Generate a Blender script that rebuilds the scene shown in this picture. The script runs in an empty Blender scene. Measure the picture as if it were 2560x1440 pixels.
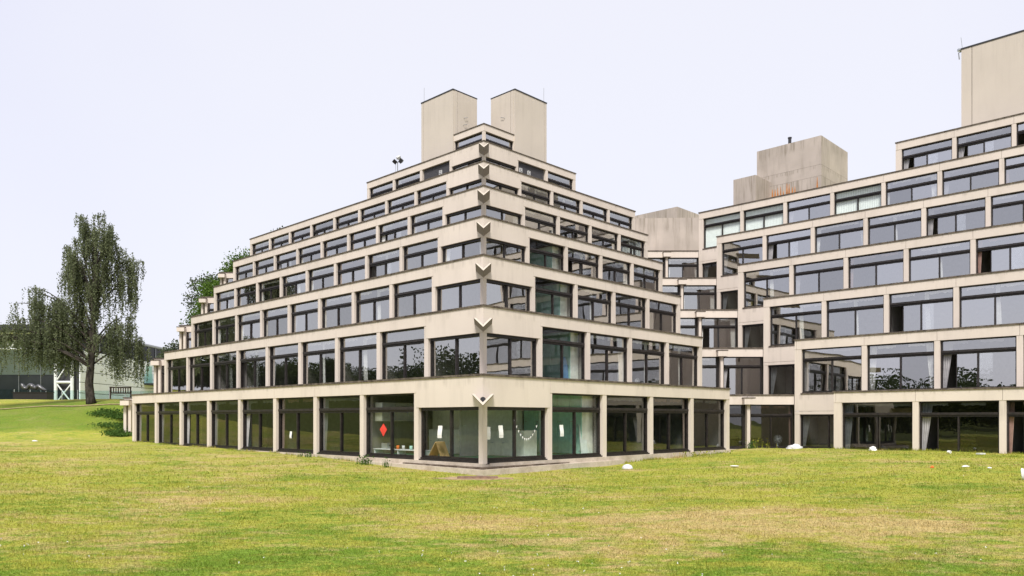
import bpy, math, random
import numpy as np
from mathutils import Vector, Matrix

random.seed(7)
rng = np.random.default_rng(7)
SC = bpy.context.scene
COL = SC.collection
R_ = math.radians

# ------------------------------------------------------------------ camera
EYE = 1.3225
cam_d = bpy.data.cameras.new('camera')
cam = bpy.data.objects.new('camera', cam_d)
COL.objects.link(cam)
cam.location = (0, 0, EYE)
cam.rotation_euler = (R_(90), 0, 0)
cam_d.sensor_fit = 'HORIZONTAL'
cam_d.sensor_width = 36
cam_d.lens = 1929.1 / 2560 * 36
cam_d.shift_x = (1280 - 1211.7) / 2560
cam_d.shift_y = (1047.7 - 720) / 2560
cam_d.clip_start = 0.1
cam_d.clip_end = 3000
SC.camera = cam

# ------------------------------------------------------------------ sky, sun, exposure
SUN_EL, SUN_DIR = R_(52), Vector((-0.14, -0.99))      # where the hazy sun stands
W = bpy.data.worlds.new('World'); SC.world = W; W.use_nodes = True
nt = W.node_tree; nt.nodes.clear()
sky = nt.nodes.new('ShaderNodeTexSky'); sky.sky_type = 'NISHITA'; sky.sun_disc = False
sky.sun_elevation = SUN_EL
sky.sun_rotation = math.atan2(SUN_DIR.x, SUN_DIR.y)
sky.air_density = 1.0; sky.dust_density = 3.0; sky.ozone_density = 1.0
mixw = nt.nodes.new('ShaderNodeMix'); mixw.data_type = 'RGBA'
mixw.inputs['Factor'].default_value = 0.90            # thin even overcast over the blue
tcw = nt.nodes.new('ShaderNodeTexCoord'); nzw = nt.nodes.new('ShaderNodeTexNoise'); nzw.inputs['Scale'].default_value = 1.3; nzw.inputs['Detail'].default_value = 3
nt.links.new(tcw.outputs['Generated'], nzw.inputs['Vector'])
crw = nt.nodes.new('ShaderNodeValToRGB'); crw.color_ramp.elements[0].position = 0.36; crw.color_ramp.elements[1].position = 0.62
crw.color_ramp.elements[0].color = (0.338, 0.339, 0.398, 1); crw.color_ramp.elements[1].color = (0.374, 0.372, 0.404, 1)
scw = nt.nodes.new('ShaderNodeVectorMath'); scw.operation = 'SCALE'; scw.inputs['Scale'].default_value = 10
nt.links.new(nzw.outputs['Fac'], crw.inputs[0]); nt.links.new(crw.outputs[0], scw.inputs[0]); nt.links.new(scw.outputs[0], mixw.inputs['B'])
nt.links.new(sky.outputs[0], mixw.inputs['A'])
bg = nt.nodes.new('ShaderNodeBackground'); bg.inputs['Strength'].default_value = 0.10
nt.links.new(mixw.outputs['Result'], bg.inputs['Color'])
wo = nt.nodes.new('ShaderNodeOutputWorld'); nt.links.new(bg.outputs[0], wo.inputs[0])
sun_d = bpy.data.lights.new('sun', 'SUN'); sun_d.energy = 1.7; sun_d.angle = R_(14)
sun_d.color = (1.0, 0.96, 0.90)
sun = bpy.data.objects.new('sun', sun_d); COL.objects.link(sun)
sdir = Vector((SUN_DIR.x * math.cos(SUN_EL), SUN_DIR.y * math.cos(SUN_EL), math.sin(SUN_EL)))
sun.rotation_euler = sdir.to_track_quat('Z', 'Y').to_euler()
sun.location = (-20, -40, 60)
vs = SC.view_settings
vs.view_transform = 'Standard'; vs.look = 'None'; vs.gamma = 1; vs.exposure = 1.32
vs.use_curve_mapping = False

# ------------------------------------------------------------------ material helpers
class NT:
    def __init__(s, name):
        s.m = bpy.data.materials.new(name); s.m.use_nodes = True
        s.t = s.m.node_tree; s.t.nodes.clear()
        s.out = s.n('ShaderNodeOutputMaterial')
    def n(s, typ, **kw):
        x = s.t.nodes.new(typ)
        for k, v in kw.items():
            if k in x.inputs: x.inputs[k].default_value = v
            else: setattr(x, k, v)
        return x
    def l(s, a, b): s.t.links.new(a, b)
    def coord(s, which='Object'): return s.n('ShaderNodeTexCoord').outputs[which]
    def pos(s): return s.n('ShaderNodeNewGeometry').outputs['Position']
    def map(s, vec, scale=(1, 1, 1), loc=(0, 0, 0), rot=(0, 0, 0)):
        m = s.n('ShaderNodeMapping'); m.inputs['Scale'].default_value = scale
        m.inputs['Location'].default_value = loc; m.inputs['Rotation'].default_value = rot
        s.l(vec, m.inputs['Vector']); return m.outputs[0]
    def noise(s, vec, scale, detail=4, rough=0.55, dist=0):
        x = s.n('ShaderNodeTexNoise'); x.inputs['Scale'].default_value = scale
        x.inputs['Detail'].default_value = detail; x.inputs['Roughness'].default_value = rough
        x.inputs['Distortion'].default_value = dist
        s.l(vec, x.inputs['Vector']); return x.outputs['Fac']
    def ramp(s, fac, *stops):
        r = s.n('ShaderNodeValToRGB'); e = r.color_ramp.elements
        while len(e) < len(stops): e.new(0.5)
        for el, (p, c) in zip(e, stops):
            el.position = p; el.color = (c, c, c, 1) if not hasattr(c, '__len__') else (*c, 1)
        s.l(fac, r.inputs[0]); return r.outputs[0]
    def mix(s, fac, a, b, mode='MIX'):
        m = s.n('ShaderNodeMix'); m.data_type = 'RGBA'; m.blend_type = mode
        for v, i in ((fac, 'Factor'), (a, 'A'), (b, 'B')):
            if hasattr(v, 'is_linked') or hasattr(v, 'links'): s.l(v, m.inputs[i])
            elif i == 'Factor': m.inputs[i].default_value = v
            else: m.inputs[i].default_value = (*v, 1)
        return m.outputs['Result']
    def math(s, op, a, b=0.0, c=0.0):
        m = s.n('ShaderNodeMath'); m.operation = op
        for i, v in enumerate((a, b, c)):
            if hasattr(v, 'links'): s.l(v, m.inputs[i])
            else: m.inputs[i].default_value = v
        return m.outputs[0]
    def bump(s, h, strength=0.3, dist=0.01):
        b = s.n('ShaderNodeBump'); b.inputs['Strength'].default_value = strength
        b.inputs['Distance'].default_value = dist; s.l(h, b.inputs['Height']); return b.outputs[0]
    def pbr(s, color, rough=0.6, normal=None, spec=0.3, metal=0.0):
        p = s.n('ShaderNodeBsdfPrincipled')
        if hasattr(color, 'links'): s.l(color, p.inputs['Base Color'])
        else: p.inputs['Base Color'].default_value = (*color, 1)
        if hasattr(rough, 'links'): s.l(rough, p.inputs['Roughness'])
        else: p.inputs['Roughness'].default_value = rough
        p.inputs['Specular IOR Level'].default_value = spec; p.inputs['Metallic'].default_value = metal
        if normal is not None: s.l(normal, p.inputs['Normal'])
        s.l(p.outputs[0], s.out.inputs[0]); return p

M = {}
def simple(name, col, rough=0.6, var=0.12, scale=6, spec=0.3, metal=0.0):
    t = NT(name); v = t.noise(t.coord(), scale)
    c = t.mix(t.ramp(v, (0.3, 0.0), (0.7, 1.0)), tuple(x * (1 - var) for x in col), tuple(min(1, x * (1 + var)) for x in col))
    t.pbr(c, rough, t.bump(v, 0.1), spec, metal); M[name] = t.m; return t.m

def concrete(name, base, streak=0.08, blot=0.08, grime=(0.20, 0.17, 0.13)):
    t = NT(name); P = t.pos()
    big = t.noise(P, 0.35, 3)
    mid = t.noise(t.map(P, (1, 1, 0.12)), 2.2, 6, 0.65)          # rain streaks run down
    fine = t.noise(P, 45, 3)
    thin = t.noise(t.map(P, (1, 1, 0.035)), 7.0, 3, 0.6)
    c = t.mix(t.ramp(big, (0.3, 0.0), (0.7, 1.0)), tuple(x * (1 - blot) for x in base), tuple(x * (1 + blot * 0.4) for x in base))
    c = t.mix(t.math('MULTIPLY', t.ramp(mid, (0.50, 0.0), (0.78, 1.0)), streak * 2.2), c, grime)
    c = t.mix(t.math('MULTIPLY', t.ramp(thin, (0.66, 0.0), (0.76, 1.0)), streak * 1.6), c, grime)
    gz_ = t.n('ShaderNodeSeparateXYZ'); t.l(t.coord('Generated'), gz_.inputs[0])
    drip = t.math('MULTIPLY', t.ramp(t.noise(t.map(P, (1, 1, 0.05)), 5.0, 5, 0.7), (0.50, 0.0), (0.66, 1.0)), t.ramp(t.math('ADD', gz_.outputs[2], t.math('MULTIPLY', mid, 0.5)), (0.85, 0.0), (1.25, 1.0)))
    c = t.mix(t.math('MULTIPLY', drip, streak * 3.0), c, grime)
    c = t.mix(0.10, c, t.ramp(fine, (0.3, 0.35), (0.7, 0.9)), 'MULTIPLY')
    t.pbr(c, 0.85, t.bump(fine, 0.12, 0.004), 0.2); M[name] = t.m
concrete('concrete', (0.71, 0.625, 0.55))
concrete('concrete_spout_shade', (0.36, 0.315, 0.27))  # darker copy: the shade under the spouts is put into the colour
concrete('concrete_tower', (0.595, 0.528, 0.458), 0.035, 0.06)
concrete('concrete_raw', (0.50, 0.435, 0.385), 0.22, 0.22)
concrete('shadow_brown', (0.36, 0.27, 0.20), 0.3, 0.2)

t = NT('coping'); P = t.pos()
n1 = t.noise(P, 5, 5, 0.7); n2 = t.noise(P, 23, 3)
c = t.mix(t.ramp(n1, (0.35, 0.0), (0.65, 1.0)), (0.045, 0.034, 0.028), (0.17, 0.14, 0.11))
c = t.mix(t.ramp(n2, (0.55, 0.0), (0.7, 0.6)), c, (0.25, 0.21, 0.17))
t.pbr(c, 0.8, t.bump(n2, 0.3), 0.2); M['coping'] = t.m

t = NT('plinth'); P = t.pos()
n1 = t.noise(P, 1.6, 6, 0.7); n2 = t.noise(P, 30, 3)
c = t.mix(t.ramp(n1, (0.42, 0.0), (0.66, 1.0)), (0.62, 0.54, 0.45), (0.44, 0.37, 0.29))
c = t.mix(0.35, c, t.ramp(n2, (0.3, 0.5), (0.7, 1.0)), 'MULTIPLY')
t.pbr(c, 0.9, t.bump(n2, 0.3), 0.2); M['plinth'] = t.m

t = NT('dirty_apron'); P = t.pos()
n1 = t.noise(P, 2.6, 6, 0.7); n2 = t.noise(P, 40, 3)
c = t.mix(t.ramp(n1, (0.45, 0.0), (0.68, 1.0)), (0.10, 0.075, 0.055), (0.34, 0.28, 0.22))
c = t.mix(0.5, c, t.ramp(n2, (0.3, 0.3), (0.7, 1.0)), 'MULTIPLY')
t.pbr(c, 0.95, t.bump(n2, 0.6), 0.1); M['dirty_apron'] = t.m

t = NT('frame'); P = t.pos()
n1 = t.noise(P, 9, 4)
c = t.mix(t.ramp(n1, (0.35, 0.0), (0.7, 1.0)), (0.012, 0.010, 0.010), (0.034, 0.026, 0.024))
t.pbr(c, 0.45, None, 0.4); M['frame'] = t.m

def glass(name, ior, tint, wob=0.055, rough=0.0):
    t = NT(name); P = t.pos()
    info = t.n('ShaderNodeObjectInfo')
    off = t.n('ShaderNodeVectorMath'); off.operation = 'MULTIPLY_ADD'
    t.l(info.outputs['Random'], off.inputs[0]); off.inputs[1].default_value = (37, 11, 23); t.l(P, off.inputs[2])
    h = t.noise(t.map(off.outputs[0], (1, 1, 0.7)), 0.75, 2, 0.45)
    nb = t.n('ShaderNodeBump'); nb.inputs['Strength'].default_value = 1.0
    nb.inputs['Distance'].default_value = wob; t.l(h, nb.inputs['Height'])
    f = t.n('ShaderNodeFresnel'); geo = t.n('ShaderNodeNewGeometry')       # a thin sheet reflects alike from both sides
    t.l(t.math('MULTIPLY_ADD', geo.outputs['Backfacing'], 1.0 / ior - ior, ior), f.inputs['IOR'])
    gl = t.n('ShaderNodeBsdfGlossy'); gl.inputs['Roughness'].default_value = rough
    gl.inputs['Color'].default_value = (1.0, 1.0, 0.985, 1); t.l(nb.outputs[0], gl.inputs['Normal'])
    tr = t.n('ShaderNodeBsdfTransparent'); tr.inputs['Color'].default_value = (*tint, 1)
    fv = t.math('MULTIPLY', f.outputs[0], t.math('MULTIPLY_ADD', info.outputs['Random'], 0.42, 0.74))
    mx = t.n('ShaderNodeMixShader'); t.l(fv, mx.inputs[0]); t.l(tr.outputs[0], mx.inputs[1]); t.l(gl.outputs[0], mx.inputs[2])
    t.l(mx.outputs[0], t.out.inputs[0]); M[name] = t.m
glass('glass', 5.4, (0.86, 0.88, 0.87), 0.004)
glass('glass_kitchen', 1.62, (0.92, 0.96, 0.95), 0.004)
glass('glass_ground', 2.0, (0.52, 0.55, 0.55), 0.004)
glass('glass_teal', 1.6, (0.84, 0.94, 0.93), 0.0)
glass('glass_dark', 1.22, (0.10, 0.12, 0.14), 0.0)

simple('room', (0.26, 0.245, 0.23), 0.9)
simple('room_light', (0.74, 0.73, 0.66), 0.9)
simple('teal', (0.44, 0.70, 0.62), 0.5)
simple('teal_floor', (0.08, 0.25, 0.17), 0.6)
simple('curtain_white', (0.84, 0.83, 0.80), 0.9)
simple('curtain_grey', (0.36, 0.35, 0.36), 0.9)
simple('curtain_pink', (0.42, 0.27, 0.23), 0.9)
simple('blind', (0.88, 0.90, 0.88), 0.8, 0.05)
simple('white_plastic', (0.62, 0.62, 0.62), 0.5, 0.15, 14)
simple('white_paint', (0.72, 0.74, 0.75), 0.45, 0.04, 2)
simple('white_panel', (0.90, 0.92, 0.96), 0.4, 0.02, 0.6)
simple('paper', (0.82, 0.82, 0.80), 0.9, 0.05)
simple('red_paper', (0.70, 0.06, 0.04), 0.8)
simple('orange', (0.70, 0.16, 0.03), 0.6)
simple('blue', (0.12, 0.22, 0.36), 0.6)
simple('yellow', (0.75, 0.62, 0.25), 0.7)
simple('cardboard', (0.45, 0.30, 0.14), 0.9)
simple('steel', (0.42, 0.44, 0.46), 0.35, 0.1, 6, 0.5, 0.6)
simple('dark_metal', (0.035, 0.035, 0.04), 0.5)
simple('grey_metal', (0.25, 0.26, 0.27), 0.5)
simple('louvre', (0.07, 0.068, 0.075), 0.6)
simple('bronze', (0.10, 0.10, 0.105), 0.32, 0.3, 3, 0.6, 0.4)
simple('black_stone', (0.022, 0.020, 0.020), 0.5)
simple('bench_wood', (0.035, 0.022, 0.015), 0.7)
simple('rust', (0.50, 0.20, 0.06), 0.9, 0.4, 3)
simple('soffit', (0.05, 0.05, 0.055), 0.7)
simple('hall_glass_sky', (0.36, 0.46, 0.47), 0.12, 0.1, 0.5, 0.6)  # upper glazing: the mirrored sky is put into an opaque pale colour
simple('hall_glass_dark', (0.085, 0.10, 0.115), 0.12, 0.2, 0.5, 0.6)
simple('soil', (0.36, 0.26, 0.15), 0.95, 0.3, 8)
simple('brick', (0.22, 0.14, 0.10), 0.9, 0.3, 12)
simple('polka', (0.62, 0.66, 0.62), 0.8)

def bark_mat():
    t = NT('bark'); P = t.pos()
    n1 = t.noise(t.map(P, (1, 1, 0.35)), 4.5, 5, 0.7); 
    z = t.n('ShaderNodeSeparateXYZ'); t.l(P, z.inputs[0])
    c = t.mix(t.ramp(n1, (0.38, 0.0), (0.62, 1.0)), (0.016, 0.013, 0.011), (0.085, 0.072, 0.060))
    t.pbr(c, 0.9, t.bump(n1, 0.6, 0.03), 0.2); M['bark'] = t.m
bark_mat()
def leaf_mat(name, a, b, scale=0.9, trans=0.35):
    t = NT(name); P = t.pos()
    n1 = t.noise(P, scale, 3); n2 = t.noise(P, 9, 2)
    c = t.mix(t.ramp(n1, (0.3, 0.0), (0.7, 1.0)), a, b)
    c = t.mix(t.ramp(n2, (0.3, 0.0), (0.7, 0.5)), c, tuple(x * 1.5 for x in b))
    d = t.n('ShaderNodeBsdfDiffuse'); t.l(c, d.inputs[0])
    tl = t.n('ShaderNodeBsdfTranslucent'); t.l(c, tl.inputs[0])
    mx = t.n('ShaderNodeMixShader'); mx.inputs[0].default_value = trans
    t.l(d.outputs[0], mx.inputs[1]); t.l(tl.outputs[0], mx.inputs[2])
    t.l(mx.outputs[0], t.out.inputs[0]); M[name] = t.m
leaf_mat('leaf_birch', (0.078, 0.098, 0.054), (0.205, 0.230, 0.130), 0.9, 0.5)
leaf_mat('leaf_green', (0.045, 0.085, 0.018), (0.11, 0.18, 0.035))
leaf_mat('leaf_grey', (0.05, 0.065, 0.04), (0.10, 0.12, 0.07))
leaf_mat('leaf_wood', (0.018, 0.028, 0.012), (0.045, 0.06, 0.022), 0.15)
leaf_mat('leaf_shrub', (0.035, 0.075, 0.018), (0.085, 0.15, 0.035), 1.5)

def grass_mat(name, blades=False):
    t = NT(name); P = t.pos()
    flat = t.map(P, (1, 1, 0))
    n1 = t.noise(t.map(P, (0.7, 1.1, 0)), 0.42, 8, 0.70, 0.6)
    n1b = t.noise(t.map(P, (0.7, 1.2, 0), (31, 17, 0)), 0.36, 8, 0.70, 0.6)
    n2 = t.noise(t.map(P, (0.8, 1.4, 0)), 2.6, 7, 0.78, 0.4)
    n2b = t.noise(t.map(P, (0.8, 1.4, 0), (9, 41, 0)), 2.3, 7, 0.75, 0.4)
    fin = t.noise(flat, 38, 3, 0.7)
    med, sml = n1, n2
    lush, yel, straw = (0.150, 0.240, 0.028), (0.378, 0.372, 0.062), (0.500, 0.380, 0.165)
    # worn, dried-out patches where people walk: an ellipse field broken up by noise
    sx = t.n('ShaderNodeSeparateXYZ'); t.l(P, sx.inputs[0])
    def ell(cx, cy, rx, ry):
        a = t.math('POWER', t.math('ABSOLUTE', t.math('DIVIDE', t.math('SUBTRACT', sx.outputs[0], cx), rx)), 2)
        b = t.math('POWER', t.math('ABSOLUTE', t.math('DIVIDE', t.math('SUBTRACT', sx.outputs[1], cy), ry)), 2)
        return t.math('SUBTRACT', 1.0, t.math('ADD', a, b))
    e1 = ell(4.5, 12.3, 6.0, 2.6); e2 = ell(-11, 26, 9, 8); e3 = ell(-24, 36, 9, 6); e4 = ell(-6, 15.5, 3.0, 1.6)
    e = t.math('MAXIMUM', t.math('MAXIMUM', e1, t.math('MULTIPLY', e2, 0.35)), t.math('MAXIMUM', t.math('MULTIPLY', e3, 0.5), t.math('MULTIPLY', e4, 0.5)))
    e = t.math('MAXIMUM', e, 0.0)
    g1 = t.math('MAXIMUM', t.math('MAXIMUM', ell(3.8, 8.3, 3.6, 2.0), t.math('MULTIPLY', ell(-2.5, 9.0, 7, 2.8), 0.75)), 0.0)
    grn = t.math('ADD', t.math('MULTIPLY_ADD', n1, 0.42, t.math('MULTIPLY', n2, 0.58)), t.math('MULTIPLY', g1, 0.06))
    c = t.mix(t.ramp(grn, (0.475, 0.0), (0.575, 0.95)), yel, lush)
    dry = t.math('ADD', t.math('MULTIPLY_ADD', n1b, 0.5, t.math('MULTIPLY', n2b, 0.5)), t.math('MULTIPLY', e, 0.095))
    c = t.mix(t.ramp(dry, (0.505, 0.0), (0.60, 0.92)), c, straw)
    # the unmown bank is greener
    gb = t.math('MAXIMUM', ell(-27, 49.5, 11, 4.6), 0.0)
    c = t.mix(t.ramp(t.math('MULTIPLY', gb, t.math('ADD', med, 0.5)), (0.05, 0.0), (0.5, 0.75)), c, (0.115, 0.190, 0.022))
    unseen_dark = t.math('MULTIPLY', t.math('LESS_THAN', t.math('ADD', sx.outputs[0], t.math('MULTIPLY', sx.outputs[1], 0.62)), -13.0), t.math('LESS_THAN', sx.outputs[1], 70))
    c = t.mix(t.math('MULTIPLY', unseen_dark, 0.9), c, (0.085, 0.105, 0.025))  # ground out of view, darkened so the windows mirror it dark
    c = t.mix(0.55, c, t.ramp(sml, (0.30, 0.62), (0.72, 1.30)), 'MULTIPLY')
    tuft_shade = t.noise(t.map(P, (1, 1.3, 0)), 13, 5, 0.75)
    c = t.mix(0.90, c, t.ramp(tuft_shade, (0.32, 0.40), (0.50, 1.05), (0.70, 1.40)), 'MULTIPLY')  # random mottling whose dark specks paint the shade between grass tufts
    c = t.mix(0.90, c, t.ramp(fin, (0.28, 0.30), (0.50, 1.0), (0.74, 1.75)), 'MULTIPLY')
    if blades:
        d = t.n('ShaderNodeBsdfDiffuse'); t.l(c, d.inputs[0])
        tl = t.n('ShaderNodeBsdfTranslucent'); t.l(c, tl.inputs[0])
        mx = t.n('ShaderNodeMixShader'); mx.inputs[0].default_value = 0.35
        t.l(d.outputs[0], mx.inputs[1]); t.l(tl.outputs[0], mx.inputs[2]); t.l(mx.outputs[0], t.out.inputs[0])
    else:
        t.pbr(c, 0.95, t.bump(t.math('MULTIPLY_ADD', fin, 0.5, sml), 0.9, 0.05), 0.1)
    M[name] = t.m
grass_mat('grass'); grass_mat('grass_blade', True)

# ------------------------------------------------------------------ mesh helpers
class MB:
    def __init__(s): s.v = []; s.f = []; s.mi = []
    def add(s, vs, fs, mi=0):
        o = len(s.v); s.v += [tuple(map(float, v)) for v in vs]
        s.f += [tuple(i + o for i in f) for f in fs]; s.mi += [mi] * len(fs); return s
    def box(s, x0, x1, y0, y1, z0, z1, mi=0):
        return s.add([(x0, y0, z0), (x1, y0, z0), (x1, y1, z0), (x0, y1, z0), (x0, y0, z1), (x1, y0, z1), (x1, y1, z1), (x0, y1, z1)],
                     [(0, 3, 2, 1), (4, 5, 6, 7), (0, 1, 5, 4), (1, 2, 6, 5), (2, 3, 7, 6), (3, 0, 4, 7)], mi)
    def quad(s, a, b, c, d, mi=0): return s.add([a, b, c, d], [(0, 1, 2, 3)], mi)
    def prism(s, pts, z0, z1, mi=0):
        n = len(pts)
        return s.add([(x, y, z0) for x, y in pts] + [(x, y, z1) for x, y in pts],
                     [tuple(range(n))[::-1], tuple(range(n, 2 * n))] + [(i, (i + 1) % n, n + (i + 1) % n, n + i) for i in range(n)], mi)
    def tube(s, p, r, n=8, mi=0, cap=True):
        p = [Vector(q) for q in p]
        if not hasattr(r, '__len__'): r = [r] * len(p)
        ring0 = len(s.v); 
        for i, q in enumerate(p):
            d = (p[min(i + 1, len(p) - 1)] - p[max(i - 1, 0)]).normalized()
            a = d.orthogonal().normalized() if i == 0 else (pa - d * pa.dot(d)).normalized()
            pa = a; b = d.cross(a)
            for k in range(n):
                w = 2 * math.pi * k / n
                s.v.append(tuple(q + (a * math.cos(w) + b * math.sin(w)) * r[i]))
        for i in range(len(p) - 1):
            for k in range(n):
                s.f.append((ring0 + i * n + k, ring0 + i * n + (k + 1) % n, ring0 + (i + 1) * n + (k + 1) % n, ring0 + (i + 1) * n + k)); s.mi.append(mi)
        if cap:
            s.f.append(tuple(ring0 + k for k in range(n))[::-1]); s.mi.append(mi)
            e = ring0 + (len(p) - 1) * n; s.f.append(tuple(e + k for k in range(n))); s.mi.append(mi)
        return s
    def lathe(s, prof, n=16, c=(0, 0, 0), mi=0):
        o = len(s.v)
        for r, z in prof:
            for k in range(n):
                w = 2 * math.pi * k / n; s.v.append((c[0] + r * math.cos(w), c[1] + r * math.sin(w), c[2] + z))
        for i in range(len(prof) - 1):
            for k in range(n):
                s.f.append((o + i * n + k, o + i * n + (k + 1) % n, o + (i + 1) * n + (k + 1) % n, o + (i + 1) * n + k)); s.mi.append(mi)
        return s
    def mesh(s, name, mats, smooth=False):
        me = bpy.data.meshes.new(name); me.from_pydata(s.v, [], s.f)
        for m in (mats if isinstance(mats, (list, tuple)) else [mats]): me.materials.append(M[m])
        if len(set(s.mi)) > 1: me.polygons.foreach_set('material_index', s.mi)
        if smooth: me.polygons.foreach_set('use_smooth', [True] * len(s.f))
        me.update(); return me

def link(name, me, parent=None, loc=(0, 0, 0), rz=0.0, scale=None, rot=None):
    o = bpy.data.objects.new(name, me); COL.objects.link(o)
    if parent: o.parent = parent
    o.location = loc; o.rotation_euler = rot if rot else (0, 0, rz)
    if scale: o.scale = scale
    return o
def tag(o, label=None, cat=None, group=None, kind=None):
    if label and not kind: kind = 'thing'
    for k, v in (('label', label), ('category', cat), ('group', group), ('kind', kind)):
        if v: o[k] = v
    return o
def thing(name, loc, label, cat, group=None, rz=0.0):
    return tag(link(name, None, None, loc, rz), label, cat, group)

# plan frame: u runs along the long facades away to the left, v away to the right
S2 = math.sqrt(0.5)
CX, CY = -0.051, 22.629
def uv(u, v): return (CX + S2 * (v - u), CY + S2 * (u + v))
ST, BAY, HT, TOP = 2.95, 2.95, 2.65, 2.66
RU0, RV0, RTOP = -3.216, 18.022, 2.53

# ------------------------------------------------------------------ ground
CP = np.array([
 (0,0,-.28),(0,8,-.28),(-8,8,-.27),(8,8,-.25),(0,15,-.30),(0,20,-.31),(-0.05,22,-.33),(-5,14,-.28),(5,14,-.26),
 (-2.2,24.7,-.25),(-4.3,26.9,-.17),(-6.4,29,-.09),(-10.6,33.2,-.02),(-15,37.5,.04),(-19,41.6,.09),
 (2.1,24.7,-.28),(4.1,26.8,-.29),(6.2,28.9,-.20),(8.3,31,-.16),(10.5,33.2,-.12),
 (14.97,33.1,.06),(17.5,30.6,.05),(19.2,28.9,.03),(23,25,.0),(29,19,-.05),(12.7,36.5,.0),
 (13,29.5,.06),(16.5,26,.08),(10,28,-.10),(12,14,-.18),(20,14,-.15),(8,20,-.24),(14,20,-.08),(11,24,-.10),
 (-15,25,-.10),(-20,30,.03),(-30,30,.15),(-20,20,-.1),(-30,20,0),(-15,12,-.2),(-14,33,0.02),
 (-30,45.5,.50),(-26,44.3,.36),(-22.3,43.2,.20),(-36,47,.7),(-21,46,.35),
 (-30,52.2,2.38),(-26.5,52,2.42),(-23,51.3,2.40),(-36,54,2.55),(-19.5,52,2.4),(-28,49,1.5),(-24,48.2,1.4),(-33,49.8,1.6),
 (-30,65,2.75),(-40,78,3.1),(-30,90,3.3),(-60,72,3.2),(-20,70,2.8),(-10,90,3),(20,90,2),
 (-50,42,2.6),(-50,27,.7),(-70,32,1.6),(-100,30,2.5),(-100,0,0),(-60,0,-.6),(-42,8,-.1),(-100,80,6),(-70,60,4.5),(-60,-40,-1.8),(-38,22,.2),(-40,-10,-.6),
 (0,-40,-.5),(60,-20,-.5),(-100,-60,3),(80,30,0),(100,100,2),(0,160,3),(-160,60,7),(-200,200,5),(200,200,3),(200,-200,0),(-200,-200,4)])
def rbf_fit(P):
    d = np.hypot(P[:, None, 0] - P[None, :, 0], P[:, None, 1] - P[None, :, 1])
    n = len(P); A = np.zeros((n + 1, n + 1)); A[:n, :n] = -d - 0.15 * np.eye(n) * 0; A[:n, n] = 1; A[n, :n] = 1
    return np.linalg.solve(A, np.append(P[:, 2], 0))
CW = rbf_fit(CP)
def ground(x, y):
    x = np.asarray(x, float); y = np.asarray(y, float)
    sh = x.shape; xf, yf = x.ravel(), y.ravel()
    z = np.full(xf.shape, CW[-1])
    for (px, py, _), w in zip(CP, CW[:-1]):
        z = z - w * np.sqrt((xf - px) ** 2 + (yf - py) ** 2 + 0.8)
    z = z + 0.025 * np.sin(xf * 0.9 + 1.3 * np.sin(yf * 0.5)) * np.cos(yf * 0.7) * (np.hypot(xf, yf) > 5)
    u = (-(xf - CX) + (yf - CY)) * S2; v = ((xf - CX) + (yf - CY)) * S2
    ins = ((u > 0.7) & (v > 0.7) & (u < 26.0) & (v < 60)) | ((v > RV0 + 0.7) & (u < 20) & (u > -40) & (v < 70))
    z = np.where(ins, np.minimum(z, -0.6), z)
    return z.reshape(sh)
def gz(x, y): return float(ground(np.array([x]), np.array([y]))[0])

xs = np.unique(np.round(np.concatenate([np.linspace(-600, -110, 25), np.arange(-110, -46, 2.5), np.arange(-46, 36, 0.5), np.arange(36, 110, 4.0), np.linspace(110, 600, 20)]), 3))
ys = np.unique(np.round(np.concatenate([np.linspace(-400, -20, 25), np.arange(-20, 4, 2.0), np.arange(4, 60, 0.5), np.arange(60, 110, 2.5), np.linspace(110, 900, 30)]), 3))
GX, GY = np.meshgrid(xs, ys); GZ = ground(GX, GY)
me = bpy.data.meshes.new('lawn')
nx, ny = len(xs), len(ys)
idx = np.arange(nx * ny).reshape(ny, nx)
quads = np.stack([idx[:-1, :-1], idx[:-1, 1:], idx[1:, 1:], idx[1:, :-1]], -1).reshape(-1, 4)
me.from_pydata(np.stack([GX.ravel(), GY.ravel(), GZ.ravel()], 1).tolist(), [], quads.tolist())
me.polygons.foreach_set('use_smooth', [True] * len(quads)); me.materials.append(M['grass'])
tag(link('lawn', me), kind='structure')

def drape(name, pts, width, lift, mat, kind='structure'):
    """a narrow strip laid on the ground"""
    mb = MB(); n = len(pts); k = 0; vs = []
    fine = []
    for a, b in zip(pts[:-1], pts[1:]):
        for i in range(10): fine.append((a[0] + (b[0] - a[0]) * i / 10, a[1] + (b[1] - a[1]) * i / 10))
    fine.append(pts[-1])
    for i, (x, y) in enumerate(fine):
        q = Vector(fine[min(i + 1, len(fine) - 1)]) - Vector(fine[max(i - 1, 0)]); nn = Vector((-q.y, q.x)).normalized()
        w = width * (0.6 + 0.5 * random.random())
        for sgn in (-1, 0, 1):
            xx, yy = x + nn.x * w * sgn / 2, y + nn.y * w * sgn / 2
            vs.append((xx, yy, gz(xx, yy) + lift))
    fs = []
    for i in range(len(fine) - 1):
        for j in range(2): fs.append((i * 3 + j, i * 3 + 3 + j, i * 3 + 4 + j, i * 3 + 1 + j))
    mb.add(vs, fs); return tag(link(name, mb.mesh(name, mat, True)), kind=kind)
drape('path', [(-40, 50.2), (-37, 50.5), (-34, 51.1), (-31.5, 51.0), (-29, 51.4), (-27.2, 51.1), (-25, 51.3), (-22.5, 50.9)], 0.22, 0.05, 'soil')

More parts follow.
